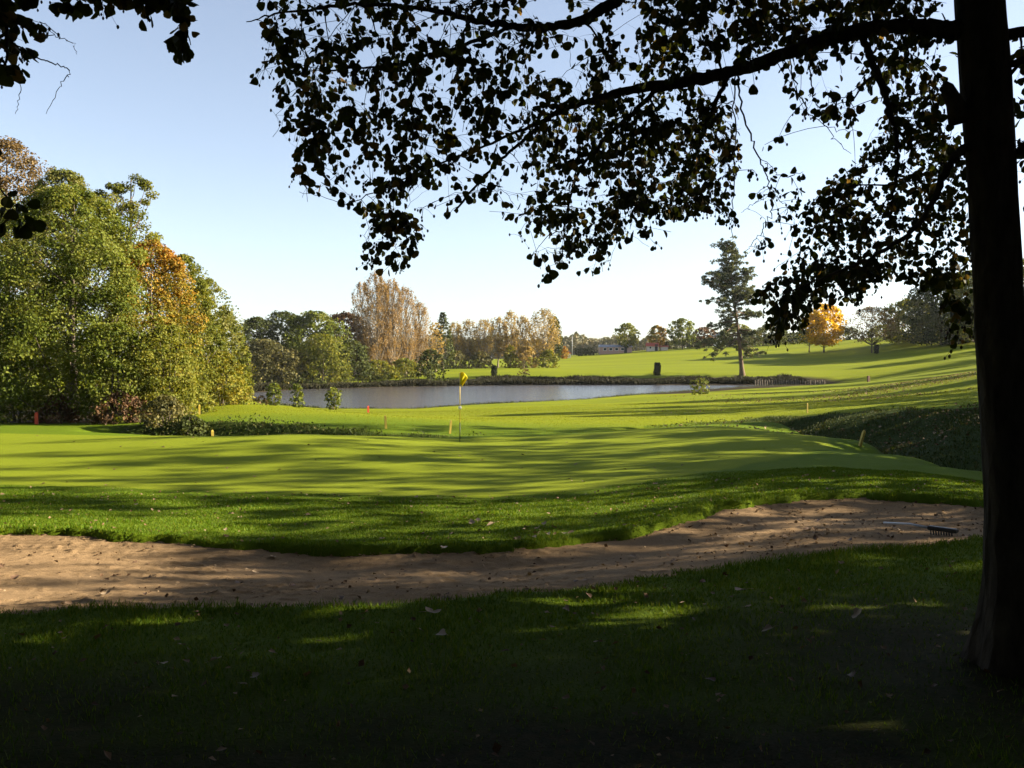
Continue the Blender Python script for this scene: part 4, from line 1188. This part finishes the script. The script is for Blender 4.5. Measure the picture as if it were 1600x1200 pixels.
# far bank reeds
pts = np.array([wz(*q) for q in POND_FAR])
seg = np.linalg.norm(np.diff(pts, axis=0), axis=1)
n = 42000
t = RNG.random(n) * seg.sum()
cs = np.concatenate([[0], np.cumsum(seg)])
X = np.interp(t, cs, pts[:, 0]); Y = np.interp(t, cs, pts[:, 1]) + .2 + 6.0 * RNG.random(n) ** 1.2
Y = np.where(X > 25, pts[1, 1] + .3 + (Y - pts[1, 1]) * .8, Y)
hh = (.30 + .45 * RNG.random(n)) * (1 + 1.0 * noise2(X * .25, Y * .2, 53) + .5 * noise2(X * 1.1, Y * .6, 57))
blades('bank_reeds', X, Y, ground_z(X, Y) - .02, hh, .13 + .10 * RNG.random(n), REED, 1.0)
# grass tufts along the near shore
pts = np.array([wz(*q) for q in POND_NEAR[1:]])
n = 5000
t = RNG.random(n) * (len(pts) - 1)
X = np.interp(t, range(len(pts)), pts[:, 0]); Y = np.interp(t, range(len(pts)), pts[:, 1]) - .15 - .7 * RNG.random(n)
blades('shore_grass', X, Y, ground_z(X, Y) - .01, .1 + .22 * RNG.random(n) ** 2, .05 + 0 * X, COARSE, .6)

# ------------------------------------------------------------------ fallen leaves
DRY = [plain_mat('dry_leaf_tan', (0.26, 0.17, 0.10), .7, .3, 60), plain_mat('dry_leaf_brown', (0.10, 0.055, 0.03), .7, .3, 60), plain_mat('dry_leaf_pale', (0.30, 0.22, 0.14), .7, .25, 60)]
def fallen_mesh(seed, mat):
    rg = np.random.default_rng(seed)
    k = 15
    th = np.linspace(0, 2 * np.pi, k, endpoint=False)
    r = .5 * (1 + .32 * np.cos(3 * th + seed) * .5 + .14 * rg.normal(size=k)) * (1 + .15 * np.cos(th))
    V0 = np.stack([r * np.cos(th), r * np.sin(th) * .8], -1)
    c1, c2 = rg.normal() * .5, .5 + .5 * rg.random()
    def zf(p):
        return c2 * p[:, 1] ** 2 * 1.4 + c1 * p[:, 0] ** 2 + .05
    Vo = np.concatenate([V0, V0 * .5, [[0, 0]]])
    V = np.concatenate([Vo, zf(Vo)[:, None]], 1)
    F4 = [(i, (i + 1) % k, k + (i + 1) % k, k + i) for i in range(k)]
    m = MB(); m.add(V, np.array(F4))
    F3 = np.array([(k + i, k + (i + 1) % k, 2 * k) for i in range(k)])
    m.f.append(F3); m.m.append(np.zeros(k, np.int32)); m.a.append(np.zeros(k))
    m2 = MB()
    add_tube(m, np.array([(-.45, 0, .12), (-.75, .05, .08), (-.95, .12, .05)]), [.018, .015, .012], 4)
    return m.mesh('fallen_leaf', mat, True)
FALL = [fallen_mesh(300 + i, DRY[i % 3]) for i in range(9)]
def drop(xy, z, size, k, label, group):
    o = link('fallen_leaf', FALL[k])
    o.location = (xy[0], xy[1], z)
    o.scale = (size, size, size)
    o.rotation_euler = (random.gauss(0, .25), random.gauss(0, .25), random.random() * 6.28)
    tag(o, label, 'leaf', group)
def scatter(n, d0, d1, test, zf, smin, smax, kinds, label, group, u0=-.58, u1=.5):
    c = 0
    while c < n:
        X, Y = fan(n * 3, d0, d1, u0, u1)
        for x, y in zip(X, Y):
            if c < n and test(x, y):
                drop((x, y), zf(x, y) + .005, smin + (smax - smin) * random.random() ** 2, random.choice(kinds), label, group)
                c += 1
inb = lambda x, y: float(signed_dist(np.array([x]), np.array([y]), BUNKER)[0])
ing = lambda x, y: float(signed_dist(np.array([x]), np.array([y]), GREEN)[0])
scatter(75, 6.3, 13.8, lambda x, y: inb(x, y) > .15, lambda x, y: sz(x, y) + .02, .05, .12, [0, 1, 1, 4, 7, 2], 'dry brown leaf lying on the bunker sand', 'dry leaves on the bunker sand')
scatter(36, 4.4, 7.2, lambda x, y: inb(x, y) < -.1, lambda x, y: gz(x, y) + .03, .025, .06, [0, 3, 6, 1, 4, 7], 'dry leaf on the shaded foreground grass', 'dry leaves on the foreground grass')
scatter(70, 10.6, 17.5, lambda x, y: inb(x, y) < -.1 and ing(x, y) < -.1, lambda x, y: gz(x, y) + .03, .04, .09, [2, 0, 3, 6, 1], 'dry leaf on the grass between bunker and green', 'dry leaves on the grass between bunker and green')
scatter(60, 17, 31, lambda x, y: ing(x, y) > .2, lambda x, y: gz(x, y), .05, .11, [1, 4, 7, 1, 0], 'small dark leaf on the mown green', 'leaves on the mown green')
for px, py in [(728, 815), (740, 822), (752, 826), (765, 830), (775, 824), (790, 832), (828, 826), (838, 832), (848, 838), (858, 826), (868, 832), (885, 840), (892, 834), (690, 858), (705, 855), (640, 856), (815, 842), (800, 846)]:
    dd = 12.6 - (py - 815) * .045
    p = W(px, py, dd)
    drop((p[0] + random.gauss(0, .1), p[1] + random.gauss(0, .25)), gz(p[0], p[1]) + .04, .07 + .06 * random.random(), random.choice([2, 5, 8, 0]), 'large pale leaf in the heap at the bunker lip', 'pale leaves heaped at the bunker lip')
for px, py, dd, s, k in [(675, 972, 6.0, .1, 2), (570, 972, 6.0, .08, 0), (690, 1004, 5.45, .08, 5), (1201, 999, 5.5, .07, 8), (1340, 970, 5.9, .085, 2), (1160, 930, 6.6, .11, 0), (335, 1045, 4.95, .06, 8), (252, 1049, 4.9, .06, 5), (400, 1072, 4.7, .07, 2), (1330, 1072, 4.7, .06, 1)]:
    p = W(px, py, dd)
    drop(p[:2], gz(p[0], p[1]) + .035, s, k, 'dry leaf on the shaded foreground grass', 'dry leaves on the foreground grass')
# finer litter: uncountable crumbs of leaf
def litter(name, X, Y, Z, s, mat):
    n = len(X)
    m = MB()
    Nn = unit(RNG.normal(size=(n, 3)) * .45 + np.array((0, 0, 1)))
    leaf_quads(m, np.stack([X, Y, Z + .012], -1), Nn, s * 1.1, s, RNG.random(n))
    tag(link(name, m.mesh(name, mat)), kind='stuff')
LIT = leaf_mat('leaf_litter', [(0.05, 0.028, 0.016), (0.12, 0.07, 0.04), (0.2, 0.13, 0.08), (0.3, 0.22, 0.14)], .1, .8)
X, Y = fan(14000, 6, 14.2)
sbv = signed_dist(X, Y, BUNKER)
u = X / Y * FPX + 800
ok = (sbv > 0) & (RNG.random(len(X)) < .12 + .5 * np.exp(-sbv / .25) * (Y > 8) + .5 * sstep(u, 900, 1300))
X, Y, = X[ok], Y[ok]
litter('sand_litter', X, Y, sand_z(X, Y) + .012, .012 + .04 * RNG.random(len(X)) ** 2, LIT)
X, Y = fan(3000, 3.5, 17)
ok = (signed_dist(X, Y, BUNKER) < 0) & (signed_dist(X, Y, GREEN) < 0)
X, Y = X[ok], Y[ok]
litter('grass_litter', X, Y, ground_z(X, Y) + .02, .012 + .04 * RNG.random(len(X)) ** 2, LIT)
X, Y = fan(16000, 30, 95, .12, .6)
u = X / Y * FPX + 800
ok = (signed_dist(X, Y, POND) < -2) & (RNG.random(len(X)) < sstep(u, 1000, 1400) * sstep(noise2(X * .12, Y * .12, 61), -.2, .25))
X, Y = X[ok], Y[ok]
litter('field_litter', X, Y, ground_z(X, Y) + .035, .07 + .06 * RNG.random(len(X)), LIT)

#THINGS
# ------------------------------------------------------------------ golf furniture
YEL = plain_mat('yellow_stake_paint', (0.55, 0.40, 0.07), .55, .15, 30)
YELT = plain_mat('weathered_yellow_paint', (0.42, 0.30, 0.05), .6, .25, 30)
REDP = plain_mat('red_stake_paint', (0.55, 0.07, 0.03), .55, .2, 30)
BRNP = plain_mat('weathered_brown_paint', (0.13, 0.06, 0.035), .7, .25, 20)
PALEP = plain_mat('pale_cream_paint', (0.62, 0.55, 0.40), .6, .15, 30)
WOODM = plain_mat('weathered_pile_wood', (0.10, 0.08, 0.055), .85, .3, 8)
BLACK = plain_mat('black_plastic', (0.012, 0.012, 0.013), .5, .2, 30)
STEEL = plain_mat('grey_aluminium', (0.30, 0.32, 0.36), .35, .1, 30)
WHITE = plain_mat('white_plastic', (0.8, 0.78, 0.72), .4, .05, 30)

def stake(px, base, top, d, label, mat, lean=(0, 0), w=.075, group='yellow marker stakes by the ditch', cap=None):
    x, y, z = G(px, d)
    H = (base - top) / FPX * d
    o = root('marker_stake', (x, y, z), label, 'stake', group)
    m = MB()
    add_box(m, (0, 0, H / 2 - .1), (w, w, H + .2), 0, .3, 1.0, .008)
    k = m.v[0]
    f = np.clip(k[:, 2] / H, 0, 1)
    k[:, 0] += f * lean[0]; k[:, 1] += f * lean[1]
    link('post', m.mesh('stake_post', mat), o)
    c = MB()
    add_box(c, (lean[0], lean[1], H + .022), (w * .92, w * .92, .04), 0, .3, .5, .006)
    link('pointed_top', c.mesh('stake_top', cap or mat), o)
stake(311, 654, 640, 41, 'short yellow stake at the olive bush, leftmost along the ditch', YEL)
stake(332, 682, 667, 30.0, 'pale yellow stake at the left end of the ditch', YEL, (-.02, 0), .08)
stake(603, 674, 655, 33.9, 'upright yellow stake on the ditch, left of the flagstick', YEL, (-.03, 0), .075)
stake(702, 677, 658, 33.8, 'yellow stake just left of the flagstick', YEL, (.06, 0), .07)
stake(1155, 656, 641, 39.5, 'thin yellow stake at the left end of the shaded bank', YELT, (0, 0), .05)
stake(1262, 638, 624, 43, 'thin brown stake on the crest of the shaded bank', YELT, (0, 0), .05)
stake(1342, 691, 669, 27.3, 'leaning yellow stake at the foot of the shaded bank', YELT, (.17, 0), .075)
stake(575, 642, 632, 66, 'small red stake at the near shore of the pond', REDP, (0, 0), .13, 'red marker stakes')
stake(56, 662, 645, 36.8, 'red stake in front of the left wood', REDP, (0, 0), .12, 'red marker stakes')
stake(1357, 597, 588, 128, 'small brown post at the right end of the reed bank', BRNP, (0, 0), .28, 'posts around the pond end')

def flagstick():
    d = 28.0
    x, y, z = G(718.5, d)
    H = W(718, 582, d)[2] - z
    o = root('flagstick', (x, y, z), 'yellow flag on a thin flagstick standing on the green', 'flagstick')
    s = d / FPX
    m = MB(); add_tube(m, np.array([(0, 0, -.05), (0, 0, 30 * s)]), .013, 8); link('lower_pole', m.mesh('lower_pole', BLACK, True), o)
    m = MB(); add_tube(m, np.array([(0, 0, 30 * s), (0, 0, H)]), .012, 8); link('upper_pole', m.mesh('upper_pole', YEL, True), o)
    m = MB(); zz = np.linspace(-1, 1, 9); rr = np.sqrt(np.clip(1 - zz ** 2, 0.01, 1)) * .055
    add_tube(m, np.stack([0 * zz, 0 * zz, 53 * s + zz * .055], -1), rr, 12); link('marker_ball', m.mesh('marker_ball', WHITE, True), o)
    # hanging folded flag
    nu, nv = 12, 10
    U, Vv = np.meshgrid(np.linspace(0, 1, nu), np.linspace(0, 1, nv))
    fx = .24 * U * (1 - .35 * Vv * U) - .07 * Vv * (1 - U) * 0
    fz = H - .02 - Vv * (.42 - .12 * U) - .10 * U * U + .05 * np.sin(U * 4)
    fy = .05 * np.sin(U * 9 + Vv * 2.5) * U
    fx = fx - .10 * Vv * U
    m = MB(); Vt = np.stack([fx, fy, fz], -1).reshape(-1, 3); m.add(Vt, grid_faces(nu, nv))
    fl = link('flag', m.mesh('flag', leaf_mat('yellow_flag_cloth', [(0.52, 0.46, 0.01), (0.58, 0.52, 0.015)], .35), True), o)
    sol = fl.modifiers.new('thickness', 'SOLIDIFY'); sol.thickness = .004
flagstick()

def rake():
    a = W(1381, 822, 11.7); c = W(1452, 829, 10.95); e = W(1489, 828, 10.75)
    a[2] = sz(a[0], a[1]) + .07; c[2] = sz(c[0], c[1]) + .09; e[2] = sz(e[0], e[1]) + .07
    o = root('bunker_rake', tuple(c), 'bunker rake with a grey handle lying on the sand', 'rake')
    m = MB(); add_tube(m, np.array([a, a * .4 + c * .6 + (0, 0, .02), c]) - c, [.014, .014, .016], 8); link('handle', m.mesh('rake_handle', STEEL, True), o)
    h = MB(); dr = unit(e - c); ang = math.atan2(dr[1], dr[0])
    ctr = (c + e) / 2 - c
    add_box(h, ctr + dr * .02, (np.linalg.norm(e - c) + .06, .07, .05), 0, ang, 1, .01)
    hd = link('head', h.mesh('rake_head', BLACK), o)
    for i in range(9):
        q = (c - c) + dr * (np.linalg.norm(e - c) * (i + .5) / 9)
        t = MB(); add_tube(t, np.array([q + (0, 0, -.02), q + (0, -.01, -.06), q + (0, -.02, -.09)]), [.009, .008, .004], 6)
        link('tooth', t.mesh('rake_tooth', BLACK, True), hd)
rake()

# pile posts along the right end of the pond
pm = MB(); zz = np.array([-.6, .0, .9, 1.0, 1.03]); add_tube(pm, np.stack([0 * zz, 0 * zz, zz], -1), [.12, .12, .115, .10, .06], 9)
PILE = pm.mesh('pile_post', WOODM, True)
first = None
for i in range(30):
    f = i / 29
    px = 1180 + 108 * f
    d = 157 - 7 * f + .15 * math.sin(i * 3.1)
    x = (px - 800) / FPX * d
    o = link('pile_post', PILE)
    o.location = (x, d, WATER_Z + .02 + .1 * f)
    o.scale = (1, 1, .8 + .1 * math.sin(i * 2.3))
    o.rotation_euler = (.04 * math.sin(i * 1.7), .05 * math.sin(i * 2.9), i)
    tag(o, 'short wooden pile in the row edging the right end of the pond', 'post', 'wooden piles edging the pond')

# ------------------------------------------------------------------ buildings on the skyline
WALL = plain_mat('cream_render', (0.55, 0.47, 0.38), .8, .1, 3)
WALLW = plain_mat('white_render', (0.72, 0.68, 0.6), .8, .06, 3)
BRICKP = plain_mat('pinkish_brick', (0.42, 0.26, 0.2), .85, .2, 4)
ROOFR = plain_mat('red_roof_tiles', (0.42, 0.09, 0.06), .8, .2, 6)
ROOFG = plain_mat('grey_roof_sheet', (0.20, 0.22, 0.26), .6, .15, 2)
GLASS = plain_mat('dark_window_glass', (0.02, 0.022, 0.026), .15, .1, 3)

def house(name, label, px, d, w, h, dep, wall, roof, rh, windows, base_dz=0.0, door=True, chimney=None, rot=0.0, gable=True):
    x, y, z = G(px, d, base_dz)
    o = root(name, (x, y, z), label, 'building', rotz=rot)
    m = MB(); add_box(m, (0, 0, h / 2 - .3), (w, dep, h + .6)); link('wall', m.mesh(name + '_wall', wall), o)
    r = MB()
    ov = .25
    if gable:     # ridge along x
        V = [(-w / 2 - ov, -dep / 2 - ov, h - .1), (w / 2 + ov, -dep / 2 - ov, h - .1), (w / 2 + ov, dep / 2 + ov, h - .1), (-w / 2 - ov, dep / 2 + ov, h - .1), (-w / 2 - ov, 0, h + rh), (w / 2 + ov, 0, h + rh)]
        r.add(V, np.array([(0, 1, 5, 4), (2, 3, 4, 5), (3, 2, 1, 0)]))
        r.add(np.array(V)[[0, 4, 3]], np.array([(0, 1, 2)])); r.add(np.array(V)[[1, 2, 5]], np.array([(0, 1, 2)]))
    else:         # gable faces the pond
        V = [(-w / 2 - ov, -dep / 2 - ov, h - .1), (w / 2 + ov, -dep / 2 - ov, h - .1), (w / 2 + ov, dep / 2 + ov, h - .1), (-w / 2 - ov, dep / 2 + ov, h - .1), (0, -dep / 2 - ov, h + rh), (0, dep / 2 + ov, h + rh)]
        r.add(V, np.array([(0, 4, 5, 3), (1, 2, 5, 4), (3, 2, 1, 0)]))
        r.add(np.array(V)[[0, 1, 4]], np.array([(0, 1, 2)])); r.add(np.array(V)[[2, 3, 5]], np.array([(0, 1, 2)]))
    rf = link('roof', r.mesh(name + '_roof', roof), o)
    if chimney:
        c = MB(); add_box(c, (chimney, 0, h + rh + .2), (.7, .6, 1.4)); link('chimney', c.mesh(name + '_chimney', BRICKP), rf)
    for wx, wz_, ww, wh in windows:
        f = MB(); add_box(f, (wx, -dep / 2 - .02, wz_), (ww + .16, .1, wh + .16)); fr = link('window', f.mesh(name + '_window', WHITE), o)
        g_ = MB(); add_box(g_, (wx, -dep / 2 - .06, wz_), (ww, .06, wh)); link('pane', g_.mesh(name + '_pane', GLASS), fr)
    if door:
        f = MB(); add_box(f, (w * .3, -dep / 2 - .03, 1.0), (.9, .08, 2.0)); link('door', f.mesh(name + '_door', BLACK), o)
    return o
house('long_building', 'long low pinkish building with a grey roof on the skyline', 961, 288, 9.8, 2.0, 5, BRICKP, ROOFG, .7, [(-3.4, 1.3, .9, .7), (-1.6, 1.3, .9, .7), (.2, 1.3, .9, .7), (2.0, 1.3, .9, .7)])
house('cottage', 'small pale cottage with a bright red roof on the skyline', 1019, 285, 3.4, 1.5, 3, WALL, ROOFR, 1.0, [(-.8, 1.0, .6, .6)], gable=True)
house('shed', 'small cream shed right of the red roofed cottage', 1037, 285, 2.2, 1.1, 2.4, WALL, ROOFR, .35, [], door=False)
house('hut', 'tiny white hut at the left end of the skyline buildings', 888.5, 272, 1.2, 1.4, 1.2, WALLW, ROOFR, .5, [], door=False, gable=False)
house('gabled_house', 'white gabled house behind the trunk of the pine', 1128, 330, 5.5, 3.2, 6, WALLW, ROOFG, 2.0, [(-1.4, 2.0, .8, 1.0), (1.2, 2.0, .8, 1.0)], chimney=1.4, gable=False, door=False)
far_tree('clipped_hedge', 'long dark clipped hedge left of the low building', 'hedge', 915, 284, 544, 42, 'yew', prof='tub', base=.0, dens=3.6, nclump=120, clump=.25, inner=.1, limbs=8, stems=3, tr=.05) .scale = (1, .35, 1)
x, y, z = G(894, 300)
o = root('lamp_mast', (x, y, z), 'thin pale mast above the dark hedge on the skyline', 'mast')
m = MB(); add_tube(m, np.array([(0, 0, -.3), (0, 0, 3), (0, 0, 6.6)]), [.09, .08, .06], 8); link('pole', m.mesh('mast_pole', STEEL, True), o)
m = MB(); add_box(m, (.25, 0, 6.7), (.7, .3, .16), 0, 0, 1, .04); link('lamp_head', m.mesh('mast_head', STEEL), o)

# far-off woods that read as one band
lb = MB()
rg = np.random.default_rng(9)
n = 26000
t = rg.random(n)
px = 560 + 700 * t
d = 470 + 60 * rg.random(n)
x = (px - 800) / FPX * d
top = EYE + (560 - (528 + 7 * noise2(px * .04, px * 0, 71) * 2 + 3 * noise2(px * .17, px * 0, 72) * 2)) / FPX * d
z = -3 + (top + 3) * rg.random(n) ** .75
Nn = unit(rg.normal(size=(n, 3)) + np.array((.4, -.6, .4)))
leaf_quads(lb, np.stack([x, d, z], -1), Nn, np.full(n, 1.9), np.full(n, 1.5), np.clip(.5 + noise2(px * .05, d * .1, 73) + .3 * rg.normal(size=n), 0, 1))
tag(link('distant_wood', lb.mesh('distant_wood', leaf_mat('distant_foliage', [(0.07, 0.075, 0.045), (0.10, 0.10, 0.055), (0.14, 0.12, 0.07)], .2))), kind='stuff')

# ------------------------------------------------------------------ autumn haze
HAZE = 0.00006
if HAZE:
    m = bpy.data.materials.new('haze')
    m.use_nodes = True
    nt = m.node_tree
    nt.nodes.remove(nt.nodes['Principled BSDF'])
    pv = nt.nodes.new('ShaderNodeVolumePrincipled')
    pv.inputs['Color'].default_value = (0.88, 0.92, 1.0, 1)
    pv.inputs['Density'].default_value = HAZE
    pv.inputs['Anisotropy'].default_value = 0.0
    nt.links.new(pv.outputs[0], nt.nodes['Material Output'].inputs['Volume'])
    hz = MB()
    add_box(hz, (0, 390, 22), (1900, 1040, 60))
    tag(link('haze', hz.mesh('haze', m)), kind='stuff')
